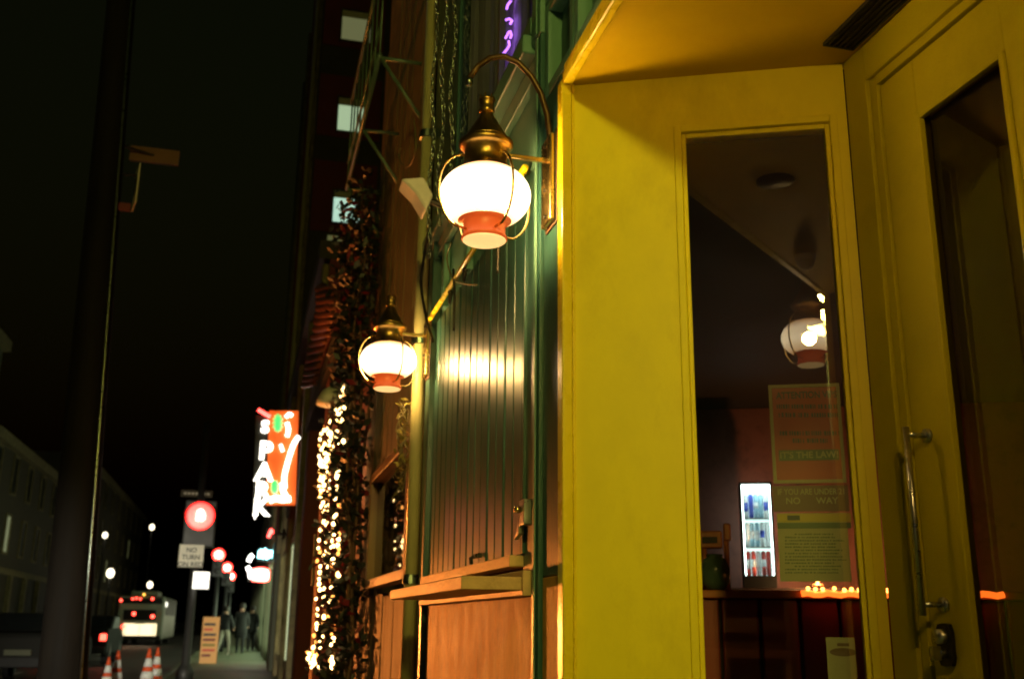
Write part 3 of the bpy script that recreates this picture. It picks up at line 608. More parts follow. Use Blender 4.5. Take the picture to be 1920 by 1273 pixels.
# fire escape rails above the neighbour
fe = thing('fire_escape', 'dim green iron fire escape balcony high above the framed window', 'fire escape', (XF, 6, 4.3))
M['fe_iron'] = paint('green_iron', (0.10, 0.16, 0.11), 0.4, .3, 10, .1, 60, metal=.3)
for z in (4.9, 5.15, 5.75):
    MB().tube([(.62, 6.2, z), (.62, 8.5, z)], .018 if z != 5.15 else .010, 8).build('rail', 'fe_iron', fe, True)
for i in range(8):
    y = 6.2+i*.32; MB().tube([(.62, y, 4.9), (.62, y, 5.76)], .007, 6).build('baluster', 'fe_iron', fe, True)
for y in (6.22, 7.3, 8.45):
    MB().tube([(.63, y, 4.89), (XF+.04, y, 4.45)], .014, 8).build('brace', 'fe_iron', fe, True)
    MB().tube([(.62, y, 4.89), (XF+.04, y, 4.89)], .014, 8).build('bearer', 'fe_iron', fe, True)
MB().tube([(.62, 6.24, 5.75), (XF+.05, 6.24, 5.75)], .015, 8).build('end_rail', 'fe_iron', fe, True)
# vine column with red blossoms
vn = thing('flowering_vine', 'dark climbing vine column with red blossoms', 'vine', (.8, 8.4, 0))
stems = []
for k in range(12):
    y0 = random.uniform(7.55, 8.9); x0 = random.uniform(.72, .86); p = []
    for j in range(15):
        p.append((x0+random.uniform(-.04, .04), y0+.10*j*(.5 if k % 2 else .9)*(.6)+random.uniform(-.08, .08), j*.345))
    MB().tube(p, [.02-.001*j for j in range(15)], 6).build('stem', 'wood_dark', vn, True)
    stems.append(p)
lf = MB(); fw_ = MB()
for k in range(5200):
    p = random.choice(stems); j = random.randint(0, 13); t = random.random(); c = Vector(p[j]).lerp(Vector(p[j+1]), t)+Vector((random.gauss(-.03, .06), random.gauss(0, .11), random.gauss(0, .08)))
    c.x = min(c.x, XF-.01)
    a = Vector((random.gauss(0, 1), random.gauss(0, 1), random.gauss(-.5, .7))).normalized()*random.uniform(.03, .055); b = a.cross(Vector((random.gauss(0, 1), random.gauss(0, 1), 1))).normalized()*random.uniform(.016, .03)
    (fw_ if random.random() < .10 else lf).quad(c-a, c+b, c+a, c-b)
o = lf.build('leaves', 'leaf', vn); o['kind'] = 'stuff'
o = fw_.build('blossoms', 'flower', vn); o['kind'] = 'stuff'
# ------------------------------------------------------------------ pillar shop wrapped in fairy lights
ps = thing('pillared_shopfront', 'dark red shopfront with two pillars wrapped in fairy lights', 'building', (XF, 8.62, 0))
MB().box(XF+.06, 1.24, 8.62, 15.1, 0, 4.4).box(1.24, 7, 11.25, 15.1, 0, 4.4).box(1.24, 7, 8.62, 11.25, 3.45, 4.4).build('wall', 'red_wall', ps)
for (y, r) in ((10.35, .10), (13.6, .15)):
    MB().box(.68, XF+.07, y-r*1.9, y+r*1.9, 0, 3.6).build('pillar', 'red_wall', ps, bevel=.02)
MB().box(.70, XF+.055, 8.63, 15.0, 3.85, 4.1).build('cornice', 'dark_wall', ps, bevel=.02)
MB().box(.84, XF+.06, 10.9, 12.9, .4, 2.9).build('dark_door', 'black', ps)
bmb = MB().ball((0, 0, 0), .0125, 8, 6, 1.4); bo = bmb.build('bulb', 'fairy', None, True); bme = bo.data; bpy.data.objects.remove(bo)
bo = bmb.build('bulb', glow('dim_fairy_bulb', (1.0, .38, .07), 3.5), None, True); bme2 = bo.data; bpy.data.objects.remove(bo)
def string_lights(name_label, spots, wires):
    t = thing('fairy_lights', name_label, 'fairy lights', spots[0], 'fairy lights on the pillars')
    for wr in wires: MB().tube(wr, .004, 5).build('wire', 'iron', t)
    for p in spots:
        o = link('bulb', bme if random.random() < .78 else bme2, t); o.location = Vector(p)-Vector(t['_w']); s = random.uniform(.75, 1.25); o.scale = (s, s, s); o.rotation_euler = (random.uniform(-.4, .4), random.uniform(-.4, .4), 0)
    return t
def on_px(lst, X): return [atx(x, y, X) for x, y in lst]
sp = []
for r_ in range(24):
    y = 958+r_*11.6; u = (y-955)/285; x0, x1 = 599-16*u, 628-34*u+6; n_ = 3 if u < .35 else 2
    for q in range(n_):
        if random.random() < .86: sp.append((x0+(x1-x0)*(q+.5)/n_+random.uniform(-4, 4), y+random.uniform(-4, 4)))
for k in range(120):
    y = random.gauss(885, 38)
    if not 800 < y < 960: y = random.uniform(830, 950)
    sp.append((random.uniform(598, 618), y))
for k in range(16): sp.append((random.uniform(575, 600), random.uniform(1222, 1250)))
L_ = on_px(sp, .665)
order = sorted(L_, key=lambda p: p.z)
string_lights('dense warm fairy lights wrapped round the left pillar', L_, [[order[i] for i in range(0, len(order), 4)]])
sp = []
for k in range(75):
    y = random.uniform(760, 880); u = (y-760)/120; x = random.gauss(637-22*u, 6); sp.append((min(x, 646), y))
for k in range(24): y = random.uniform(880, 1080); sp.append((random.uniform(628, 641)-6*(y-880)/200, y))
for k in range(14): y = random.uniform(1100, 1250); sp.append((random.uniform(617, 628)-2, y))
for p in ((642, 728), (645, 735), (640, 742), (647, 745)): sp.append(p)
L_ = on_px(sp, .67); order = sorted(L_, key=lambda p: p.z)
string_lights('thinner warm fairy lights on the right pillar and its arch', L_, [[order[i] for i in range(0, len(order), 4)]])
# pale bell shaped lamp shade by the arch
p = atx(628, 745, .66)
bl = thing('wall_lamp', 'unlit pale bell shaped lamp above the fairy lights', 'lamp', tuple(p))
MB().lathe([(.16, -.07), (.15, -.02), (.11, .06), (.04, .10), (.02, .14)], p, 20).build('shade', 'white', bl, True)
MB().tube([p+Vector((0, 0, .12)), p+Vector((.1, 0, .2)), (XF+.06, p.y, p.z+.2)], .014, 8).build('arm', 'iron', bl, True)
# grey notice panel by the right pillar
tag(MB().box(.655, .675, 10.5, 10.62, 1.55, 2.05).build('notice_board', 'grey_wall', None, bevel=.005), 'narrow grey notice board fixed on the right fairy light pillar', 'notice board')
#@@FARBUILDINGS
mid = thing('dark_red_building', 'dark red row building with a caged ladder behind the fairy lights', 'building', (XF, 15.2, 0))
MB().box(XF+.02, 8, 15.12, 27.6, 0, 6.6).build('wall', 'red_wall', mid)
MB().box(XF-.15, 8, 15.12, 27.6, 6.6, 6.9).build('parapet', 'dark_wall', mid)
for k in range(4):
    y = 15.8+k*2.9
    wf = MB().box(XF-.02, XF+.03, y, y+1.6, 3.6, 5.8).build('window', 'dark_wall', mid)
    MB().box(XF-.028, XF-.021, y+.1, y+.76, 3.7, 5.7).build('pane', 'black', wf); MB().box(XF-.028, XF-.021, y+.84, y+1.5, 3.7, 5.7).build('pane', 'black', wf)
for k, y in enumerate((15.3, 18.6, 22.0, 25.4)):
    MB().box(XF-.08, XF+.02, y, y+.35, 0, 6.58).build('pier', 'stucco', mid, bevel=.02)
for k in range(3):  # lit shop windows added to throw light on the pavement
    y = 19.2+k*2.7
    wf = MB().box(XF-.03, XF+.019, y, y+.12, .35, 2.8).box(XF-.03, XF+.019, y+2.28, y+2.4, .35, 2.8).box(XF-.03, XF+.019, y+.12, y+2.28, 2.68, 2.8).box(XF-.03, XF+.019, y+.12, y+2.28, .35, .5).build('added_shop_window', 'stucco', mid)
    MB().box(XF+.004, XF+.018, y+.12, y+2.28, .5, 2.68).build('pane', glow('added_pane_glow', (0.85, 1.0, .55), .6), wf)
# caged ladder, curved hoops
cl = thing('caged_ladder', 'twisting iron ladder with curled rungs above the fairy lights', 'ladder', tuple(atx(590, 720, .7)))
M['rust'] = paint('rusty_iron', (0.22, 0.07, 0.035), 0.5, .4, 9, .2, 40, metal=.3)
rl = smooth([atx(*p, .7) for p in ((628, 535), (634, 570), (628, 605), (614, 645), (602, 690), (594, 722))], 6)
rl2 = smooth([atx(*p, .7) for p in ((606, 530), (607, 565), (601, 605), (590, 650), (584, 690), (577, 722))], 6)
MB().tube(rl, .02, 8).build('rail', 'rust', cl, True); MB().tube(rl2, .02, 8).build('rail', 'rust', cl, True)
for i in range(1, len(rl)-1, 2):
    a, b = rl[i], rl2[i]; m_ = (a+b)/2+Vector((-.12, 0, -.05)); MB().tube(smooth([a, m_, b], 4), .042, 8).build('rung', 'rust', cl, True)
yb = thing('yellow_strap', 'thin yellow bent strap beside the twisting ladder', 'strap', tuple(atx(595, 610, .72)))
MB().tube(smooth([atx(*p, .72) for p in ((610, 525), (607, 545), (600, 575), (593, 612))], 5), .022, 8).build('strap', 'cream', yb, True)
# tall building with side windows
tw = thing('tall_apartment_block', 'tall dark red apartment block with lit windows in its side wall', 'building', (1.05, 28, 0))
MB().box(1.05, 9, 28, 46, 0, 24).build('wall', 'dark_wall', tw)
M['win_lit'] = glow('lit_window', (0.62, 0.85, 0.52), .55); M['win_lit2'] = glow('bright_lit_window', (0.60, 0.95, 0.75), .75); M['win_dim'] = glow('dim_window', (0.40, 0.45, 0.18), .16)
M['win_top'] = glow('window_dim_upper', (0.45, 0.48, 0.22), .22)
for (x0, x1, z0, z1) in ((1.06, 2.9, 12.0, 14.2), (1.06, 2.9, 15.0, 17.0), (1.06, 2.9, 18.0, 20.0)):
    MB().box(x0, x1, 27.95, 27.996, z0, z1).build('side_panel', 'red_wall', tw)
for (px0, py0, px1, py1, mt) in ((643, 20, 693, 82, 'win_top'), (636, 184, 679, 250, 'win_lit'), (627, 358, 673, 421, 'win_lit2'), (614, 441, 664, 468, 'win_dim')):
    a = aty(px0, py0, 27.94); b = aty(px1, py1, 27.94)
    wd = MB().box(a.x-.06, a.x, 27.90, 27.949, b.z-.06, a.z+.06).box(b.x, b.x+.06, 27.90, 27.949, b.z-.06, a.z+.06).box(a.x, b.x, 27.90, 27.949, a.z, a.z+.06).box(a.x, b.x, 27.90, 27.949, b.z-.06, b.z).build('window', 'dark_wall', tw)
    MB().box(a.x, b.x, 27.93, 27.945, b.z, a.z).build('pane', mt, wd)
    if mt != 'win_dim': MB().box(a.x, b.x, 27.915, 27.928, a.z-(a.z-b.z)*.22, a.z).build('blind', 'white', wd)
for k, (y, x, r, mt) in enumerate(((28.3, .98, .06, 'stucco'), (30.5, .93, .07, 'cream'), (33.5, .93, .06, 'red_wall'), (37, .92, .08, 'stucco'), (41, .92, .08, 'grey_wall'))):
    MB().tube([(x, y, 0), (x, y, 23.8)], r, 10).build('standpipe', mt, tw, True)
for k in range(7):
    MB().box(.96, 1.06, 28.5, 46, 3.2+k*3.05, 3.5+k*3.05).build('string_course', 'stucco', tw)
#@@STREET
# ------------------------------------------------------------------ lit shopfronts down the street
M['shop_glow'] = glow('shop_window_light', (0.8, 1.0, 0.62), 3.2); M['shop_glow2'] = glow('shop_window_warm', (0.95, 0.95, 0.6), 1.2)
M['cyan'] = glow('cyan_neon', (0.35, 0.95, 1.0), 6); M['redn'] = glow('red_neon', (1.0, 0.05, 0.04), 9); M['whiten'] = glow('white_neon', (1.0, 0.97, 0.9), 7); M['greenn'] = glow('green_neon', (0.05, 0.62, 0.14), 1.5); M['orange_face'] = glow('orange_sign_face', (1.0, 0.12, 0.015), .75, (.6, .15, .03)); M['signwhite'] = glow('sign_letter_white', (1.0, 0.93, 0.78), 4.5)
for k, (y0, y1, mt, lab) in enumerate(((46.2, 56, 'shop_glow', 'brightly lit shopfront where the pedestrians walk'), (56.2, 70, 'shop_glow2', 'warm lit shopfront far down the pavement'), (70.2, 110, 'shop_glow2', 'farthest dim row of shops on the right'))):
    b = thing('lit_shopfront', lab, 'building', (XF, y0, 0))
    MB().box(XF+.3, 9, y0, y1, 0, 8-k).box(XF, XF+.3, y0, y1, 3.3, 8-k).build('wall', 'dark_wall', b)
    n = max(2, int((y1-y0)/3)); stp = (y1-y0)/n
    for i in range(n):
        MB().box(XF-.03, XF+.3, y0+i*stp, y0+i*stp+.35, 0, 3.29).build('pier', 'grey_wall', b, bevel=.02)
        wd = MB().box(XF+.02, XF+.1, y0+i*stp+.36, y0+(i+1)*stp-.01, .05, .5).box(XF+.02, XF+.1, y0+i*stp+.36, y0+(i+1)*stp-.01, 2.7, 2.8).build('window_frame', 'steel', b)
        MB().box(XF+.2, XF+.24, y0+i*stp+.36, y0+(i+1)*stp-.01, .52, 2.68).build('pane', mt, wd)
# shop bay just past the neon sign
sb_ = thing('plain_shop_pier', 'plain olive shop pier under the tall vertical neon sign', 'building', (XF-.1, 27.7, 0))
MB().box(XF-.12, XF+.1, 27.65, 45.9, 2.9, 3.4).build('fascia', 'stucco', sb_)
MB().box(XF-.12, XF+.1, 27.65, 29.6, 0, 2.89).build('pier', 'grey_wall', sb_, bevel=.03)
for i in range(5):
    y = 29.7+i*3.25
    MB().box(XF-.06, XF+.1, y+2.9, y+3.2, 0, 2.89).build('mullion', 'grey_wall', sb_)
    MB().box(XF+.02, XF+.06, y, y+2.88, .3, 2.85).build('pane', 'shop_glow' if i > 0 else 'shop_glow2', sb_)
# vertical letter sign with the orange face
YS = 20.0
sg = thing('vertical_neon_sign', 'tall orange projecting neon sign with stacked white letters', 'neon sign', (XF, YS, 3.3))
def sq(px, py, dy=0): p = aty(px, py, YS-dy); return p
a = sq(505, 770); b = sq(560, 770); c = sq(554, 945); d = sq(499, 945)
MB().prism([a, b, c, d], (0, 0, 0), (0, .22, 0)).build('orange_face', 'orange_face', sg)
MB().prism([sq(480, 778), sq(503, 778), sq(497, 962), sq(474, 962)], (0, .03, 0), (0, .2, 0)).build('letter_box', 'black', sg)
MB().tube([sq(560, 790)+Vector((-.05, .1, 0)), (1.1, YS+.1, sq(560, 790).z)], .04, 8).tube([sq(554, 930)+Vector((-.05, .1, 0)), (1.1, YS+.1, sq(554, 930).z)], .04, 8).build('bracket', 'iron', sg, True)
for ch, px, py, h in (('S', 497, 801, .32), ('P', 498, 846, .47), ('A', 495, 886, .47), ('R', 492, 921, .45), ('K', 489, 952, .43), ('Y', 478, 969, .12)):
    text_part(ch, h, sq(px, py, .03), (1, 0, 0), (0, 0, 1), 'signwhite', sg, 'letter', .012, .042*h, 1.0)
def stroke(pts, r, mt, nm='neon_stroke'): return MB().tube(smooth([sq(px, py, .05) for px, py in pts], 5), r, 8).build(nm, mt, sg, True)
stroke(((484, 768), (496, 775), (507, 781)), .035, 'redn')
stroke(((560, 818), (551, 832), (545, 848), (538, 872), (533, 895), (534, 915)), .045, 'signwhite')
stroke(((505, 938), (518, 934), (530, 936), (545, 935)), .06, 'signwhite'); stroke(((529, 905), (531, 920), (536, 930)), .05, 'signwhite')
stroke(((526, 833), (530, 846)), .03, 'signwhite'); stroke(((536, 782), (543, 776), (548, 780)), .035, 'signwhite'); stroke(((538, 792), (541, 806), (538, 818)), .04, 'signwhite')
for cx, cy, rr in ((521, 793, 17), (515, 913, 13)):
    for k in range(6):
        a_ = k*math.pi/6; stroke(((cx-rr*math.cos(a_)*.6, cy-rr*math.sin(a_)), (cx, cy), (cx+rr*math.cos(a_)*.6, cy+rr*math.sin(a_))), .02, 'greenn', 'green_burst')
# smaller neon shop signs
def blade(label, Y, px0, py0, px1, py1, back, strokes, name='shop_neon'):
    a = aty(px0, py0, Y); b = aty(px1, py1, Y)
    t = thing(name, label, 'neon sign', (a.x, Y, b.z))
    MB().box(a.x, b.x, Y+.03, Y+.15, b.z, a.z).build('sign_box', back, t, bevel=.01)
    MB().tube([(b.x, Y+.09, (a.z+b.z)/2), (XF+.35, Y+.09, (a.z+b.z)/2)], .03, 6).build('bracket', 'iron', t)
    for pts, r, mt in strokes: MB().tube(smooth([aty(x, y, Y-.02) for x, y in pts], 4), r, 8).build('neon_tube', mt, t, True)
    return t
blade('pale blue neon script sign above the lit pavement', 32, 484, 1026, 516, 1052, 'black', [(((486, 1046), (489, 1032), (493, 1045), (497, 1030), (501, 1046), (506, 1034), (511, 1043), (514, 1031)), .06, 'cyan')])
blade('red and white neon sign glowing below the blue script', 36, 466, 1064, 502, 1090, 'black', [(((478, 1077), (486, 1076), (494, 1077), (500, 1077)), .13, 'whiten'), (((474, 1068), (490, 1066), (503, 1070), (503, 1086), (488, 1088), (472, 1086)), .05, 'redn'), (((466, 1052), (470, 1044), (474, 1040)), .07, 'whiten'), (((464, 1062), (468, 1070), (471, 1084)), .07, 'whiten')])
blade('tiny red neon mark under the vertical sign', 24, 500, 990, 514, 1010, 'black', [(((503, 1007), (506, 1000), (509, 993), (510, 1000)), .035, 'redn')])
# ------------------------------------------------------------------ signal pole with its signs
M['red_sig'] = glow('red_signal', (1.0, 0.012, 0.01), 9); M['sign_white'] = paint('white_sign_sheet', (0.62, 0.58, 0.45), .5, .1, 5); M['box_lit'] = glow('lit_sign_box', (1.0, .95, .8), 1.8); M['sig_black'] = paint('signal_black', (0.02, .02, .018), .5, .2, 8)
YP = 22.0
def signal_pole():
    b = aty(352, 1200, YP); x = b.x
    t = thing('signal_pole', 'signal pole carrying a white turn sign and a red light', 'signal', (x, YP, 0))
    MB().lathe([(.17, .005), (.17, .25), (.12, .35), (.085, .4), (.07, 5.2)], (x, YP, 0), 16).build('pole', 'sig_black', t, True)
    r = aty(376, 968, YP)
    MB().box(r.x-.31, r.x+.31, YP-.12, YP+.12, r.z-.62, r.z+.32).build('signal_housing', 'sig_black', t, bevel=.03)
    l = MB().lathe([(.001, -.03), (.22, -.02), (.28, 0)], (0, 0, 0), 24); l.v = [(r.x+p[0], YP-.121+p[2], r.z+p[1]) for p in l.v]; l.build('red_halo_lens', 'red_sig', t, True)  # lens drawn oversize so its disc takes in the light's red halo
    hd = MB().box(r.x-.06, r.x+.06, YP-.165, YP-.152, r.z-.09, r.z+.03)
    for k in range(4): hd.box(r.x-.06+k*.032, r.x-.04+k*.032, YP-.165, YP-.152, r.z+.031, r.z+(.09, .12, .125, .10)[k])
    hd.box(r.x+.061, r.x+.085, YP-.165, YP-.152, r.z-.06, r.z+.04).build('hand_symbol', glow('white_hot_symbol', (1, .75, .6), 12), t)
    v = MB()
    pts = [(.295*math.cos(rad(a)), .295*math.sin(rad(a))) for a in range(-20, 201, 20)]
    for (p, q) in zip(pts, pts[1:]): v.quad((r.x+p[0], YP-.12, r.z+p[1]), (r.x+q[0], YP-.12, r.z+q[1]), (r.x+q[0], YP-.30, r.z+q[1]*.95), (r.x+p[0], YP-.30, r.z+p[1]*.95))
    v.build('visor', 'sig_black', t)
    MB().tube([(x, YP, r.z-.1), (r.x, YP, r.z-.1)], .03, 8).build('bracket', 'sig_black', t)
    a = aty(338, 1021, YP); c = aty(380, 1064, YP)
    s = MB().box(a.x, c.x, YP-.16, YP-.15, c.z, a.z).build('turn_sign', 'sign_white', t, bevel=.003)
    w_ = c.x-a.x
    for k, tx in enumerate(('NO', 'TURN', 'ON RED')): text_part(tx, .13, ((a.x+c.x)/2, YP-.162, a.z-.11-k*.14), (1, 0, 0), (0, 0, 1), 'ink', s, ext=.001, fat=.003)
    n = aty(340, 918, YP); m = aty(398, 933, YP)
    s = MB().box(n.x, m.x, YP-.02, YP, m.z, n.z).build('street_name_sign', 'dark_wall', t)
    for k in range(7): MB().box(n.x+.06+k*.075, n.x+.11+k*.075, YP-.024, YP-.021, m.z+.05, n.z-.05).build('letter_mark', 'sign_white', s)
    a = aty(364, 1072, YP); c = aty(391, 1104, YP)
    MB().box(a.x, c.x, YP-.2, YP-.08, c.z, a.z).build('lit_box_sign', 'box_lit', t, bevel=.01)
    MB().tube([((a.x+c.x)/2, YP-.1, (a.z+c.z)/2), (x, YP, (a.z+c.z)/2)], .025, 6).build('box_bracket', 'sig_black', t)
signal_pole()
def far_signal(px, py, Y, label, r_=.15):
    p = aty(px, py, Y); t = thing('traffic_signal', label, 'signal', (p.x, Y, 0), 'traffic signals down the street')
    MB().lathe([(.10, .005), (.08, .5), (.06, p.z+.3)], (p.x+.02, Y+.2, 0), 10).build('pole', 'sig_black', t, True)
    MB().box(p.x-.18, p.x+.18, Y-.1, Y+.12, p.z-.75, p.z+.22).build('housing', 'sig_black', t, bevel=.03)
    l = MB().lathe([(.001, -.03), (r_*.8, -.02), (r_, 0)], (0, 0, 0), 18); l.v = [(p.x+q[0], Y-.101+q[2], p.z+q[1]) for q in l.v]; l.build('red_halo_lens', M['red_sig2'], t, True); hb_ = MB().ball((p.x, Y-.14, p.z), .11, 12, 8).build('glare_core', M['hot'], t, True)  # oversize lens and white ball stand in for the signal's halo and glare
    for k in (1, 2):
        l = MB().lathe([(.001, -.03), (.1, -.02), (.12, 0)], (0, 0, 0), 14); l.v = [(p.x+q[0], Y-.101+q[2], p.z-.27*k+q[1]) for q in l.v]; l.build('dark_lens', 'sig_black', t, True)
M['hot'] = glow('signal_glare_core', (1, .8, .6), 12)
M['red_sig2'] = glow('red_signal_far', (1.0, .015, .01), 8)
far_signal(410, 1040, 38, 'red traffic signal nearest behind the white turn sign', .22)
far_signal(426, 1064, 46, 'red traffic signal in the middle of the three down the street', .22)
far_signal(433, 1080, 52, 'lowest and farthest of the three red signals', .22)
# ------------------------------------------------------------------ big wooden pole on the left
up = thing('utility_pole', 'broad dark leaning wooden utility pole at the left kerb', 'pole', (-1.62, 11.3, 0))
lean = -.035
pa = [(-1.62+lean*z, 11.3, z) for z in (-.02, 1, 3, 6, 9, 12)]
MB().tube(pa, [.24, .225, .20, .17, .15, .13], 18).build('post', 'wood_pole', up, True)
MB().tube([(-1.62+lean*z+.20-.008*z, 11.12, z) for z in (0.1, 2, 4, 6, 8, 10.5)], .014, 8).build('conduit', 'chain', up, True)
a = aty(255, 352, 11.25)
sp_ = thing('flag_sign', 'narrow white flag sign with a red foot on the utility pole', 'sign', tuple(a))
F = ((a.x, a.y), (.22, -.975), (.975, .22))
MB().fbox(F, -.16, .16, -.006, .006, a.z-.23, a.z+.23).build('plate', 'sign_white', sp_)
MB().fbox(F, -.1, .1, -.012, -.007, a.z-.08, a.z+.12).build('emblem', 'ink', sp_)
MB().fbox(((a.x-.1, a.y), (1, 0), (0, 1)), -.06, .07, -.01, .01, a.z-.29, a.z-.20).build('red_foot', 'flower', sp_)
MB().tube([(a.x, a.y, a.z+.15), (-1.62+lean*a.z, 11.3, a.z+.15)], .012, 6).build('bracket', 'iron', sp_)
b = aty(292, 293, 11.6)
bs = thing('banner_board', 'dim brown board beside the utility pole above the flag sign', 'sign', tuple(b))
MB().box(b.x-.28, b.x+.26, 11.58, 11.62, b.z-.09, b.z+.09).build('board', paint('brown_board', (.16, .07, .03), .6), bs)
MB().tube([(b.x, 11.6, b.z), (-1.62+lean*b.z, 11.35, b.z)], .015, 6).build('bracket', 'iron', bs)
# ------------------------------------------------------------------ cones
M['cone'] = paint('orange_cone', (0.75, 0.09, 0.015), .45, .12, 10); M['band'] = paint('reflective_band', (.75, .75, .68), .35, .1, 20)
def cone(px, py, Y, label):
    p = aty(px, py, Y); z0 = -.12; H = p.z-z0; s = H/.75
    t = thing('traffic_cone', label, 'traffic cone', (p.x, Y, z0), 'traffic cones in the road')
    prof = lambda h: .145*(1-h/.75)+.018
    seg = ((0.035, .28, 'cone'), (.28, .40, 'band'), (.40, .47, 'cone'), (.47, .60, 'band'), (.60, .75, 'cone'))
    MB().box(p.x-.19*s, p.x+.19*s, Y-.19*s, Y+.19*s, z0+.002, z0+.034*s).build('base', 'black', t, bevel=.01)
    for h0, h1, mt in seg: MB().lathe([(prof(h0)*s, h0*s), (prof(h1)*s, h1*s)], (p.x, Y, z0), 18).build('cone_body' if mt == 'cone' else 'white_band', mt, t, True)
cone(205, 1231, 20, 'leftmost of four orange cones with white bands in the road')
cone(223, 1219, 20.5, 'second orange cone from the left, taller than its left neighbour')
cone(281, 1215, 20.3, 'third orange cone from the left, nearest to the kerb')
cone(297, 1213, 21.6, 'rightmost orange cone, half hidden behind its neighbour')
# ------------------------------------------------------------------ street lamps
M['lamp_w'] = glow('street_globe', (1.0, .88, .6), 4)
def street_lamp(px, py, Y, label, r, arm=0):
    p = aty(px, py, Y); t = thing('street_lamp', label, 'street lamp', (p.x, Y, 0), 'street lamps across the road')
    MB().lathe([(.16, .005), (.14, .5), (.07, .7), (.05, p.z-r)], (p.x, Y, 0), 10).build('post', 'sig_black', t, True)
    MB().ball(p, r, 14, 10, 1.25).build('globe', 'lamp_w', t, True)
    MB().lathe([(r*.5, r*1.2), (r*.3, r*1.4), (.001, r*1.7)], p, 10).build('finial', 'sig_black', t, True)
street_lamp(197, 1003, 72, 'upper left street lamp globe across the road', .16)
street_lamp(285, 988, 104, 'highest street lamp globe, above the bus', .22)
street_lamp(207, 1074, 78, 'largest bright street lamp globe left of the bus', .26)
street_lamp(281, 1096, 108, 'small street lamp globe just above the bus roof', .26)
kl = thing('street_lamp', 'globe street lamp on the near kerb, seen only reflected in the sidelight', 'street lamp', (-1.2, -6.2, 0))
MB().lathe([(.16, .005), (.14, .5), (.07, .7), (.05, 4.58)], (-1.2, -6.2, 0), 12).build('post', 'sig_black', kl, True)
MB().ball((-1.2, -6.2, 4.82), .28, 20, 14, .9).build('globe', glow('near_street_globe', (1.0, .86, .15), 450), kl, True)
MB().lathe([(.08, 5.06), (.05, 5.11), (.001, 5.18)], (-1.2, -6.2, 0), 10).build('finial', 'sig_black', kl, True)
#@@VEHICLES
# ------------------------------------------------------------------ bus
M['bus_body'] = paint('grey_green_bus_paint', (0.30, 0.34, 0.25), .35, .12, 2); M['bus_panel'] = glow('lit_rear_panel', (1.0, .80, .45), 1.7); M['tail'] = glow('tail_lamp', (1.0, .05, .03), 9); M['amber_l'] = glow('amber_marker', (1.0, .45, .05), 5); M['tyre'] = paint('tyre_rubber', (.015, .015, .015), .8, .2, 10); M['carglass'] = paint('dark_car_glass', (.012, .014, .014), .4, .2, 4, 0, spec=.15)
YB = 62.0
a = aty(224, 1116, YB); b = aty(303, 1200, YB); zb_ = .18
bx = thing('city_bus', 'city bus seen from behind with a brightly lit rear panel', 'bus', ((a.x+b.x)/2, YB, -.12))
W0, W1, ZT = a.x, b.x, a.z
MB().box(W0, W1, YB, YB+10.5, zb_, ZT).build('body', 'bus_body', bx, bevel=.12)
MB().box(W0+.5, W1-.5, YB+1, YB+4, ZT+.001, ZT+.3).build('roof_unit', 'bus_body', bx, bevel=.06)
c = aty(232, 1168, YB); d = aty(291, 1198, YB)
MB().box(c.x, d.x, YB-.03, YB-.002, d.z, c.z).build('rear_panel', 'bus_panel', bx, bevel=.01)
c = aty(232, 1142, YB); d = aty(291, 1163, YB)
MB().box(c.x, d.x, YB-.03, YB-.002, d.z, c.z).build('rear_window', 'carglass', bx, bevel=.01)
for (px, py, r, mt, nm) in ((227, 1125, .07, 'tail', 'marker_lamp'), (286, 1122, .07, 'tail', 'marker_lamp'), (249, 1122, .06, 'tail', 'marker_lamp'), (256, 1121, .06, 'tail', 'marker_lamp'), (263, 1122, .06, 'tail', 'marker_lamp'), (270, 1114, .06, 'amber_l', 'marker_lamp'), (251, 1150, .10, 'tail', 'brake_lamp'), (286, 1155, .10, 'tail', 'tail_lamp'), (231, 1174, .10, 'tail', 'tail_lamp')):
    p = aty(px, py, YB-.04); MB().ball(p, r, 10, 6).build(nm, mt, bx, True)
MB().box(W0+.1, W1-.1, YB-.09, YB-.003, zb_+.02, zb_+.22).build('bumper', 'tyre', bx, bevel=.03)
MB().box((W0+W1)/2-.26, (W0+W1)/2+.26, YB-.05, YB-.031, 1.02, 1.14).build('number_plate', 'sign_white', bx)
MB().box(W0+.15, W1-.15, YB-.02, YB-.002, ZT-.42, ZT-.10).build('rear_sign_box', 'carglass', bx, bevel=.02)
for q in (-.75, 0, .75): MB().box((W0+W1)/2+q-.012, (W0+W1)/2+q+.012, YB-.036, YB-.031, aty(260, 1196, YB).z, aty(260, 1170, YB).z).build('panel_seam', 'tyre', bx)
for x in (W0+.3, W1-.3):
    for y in (YB+2, YB+8): wmb = MB().tube([(x-.14, y, .36), (x+.14, y, .36)], .47, 16); wmb.build('wheel', 'tyre', bx)
MB().box(W1+.002, W1+.02, YB+.8, YB+9.5, 1.5, 2.4).build('side_window', 'carglass', bx)
MB().box(W1+.002, W1+.025, YB+.3, YB+1.6, ZT-.55, ZT-.3).build('route_display', 'box_lit', bx)
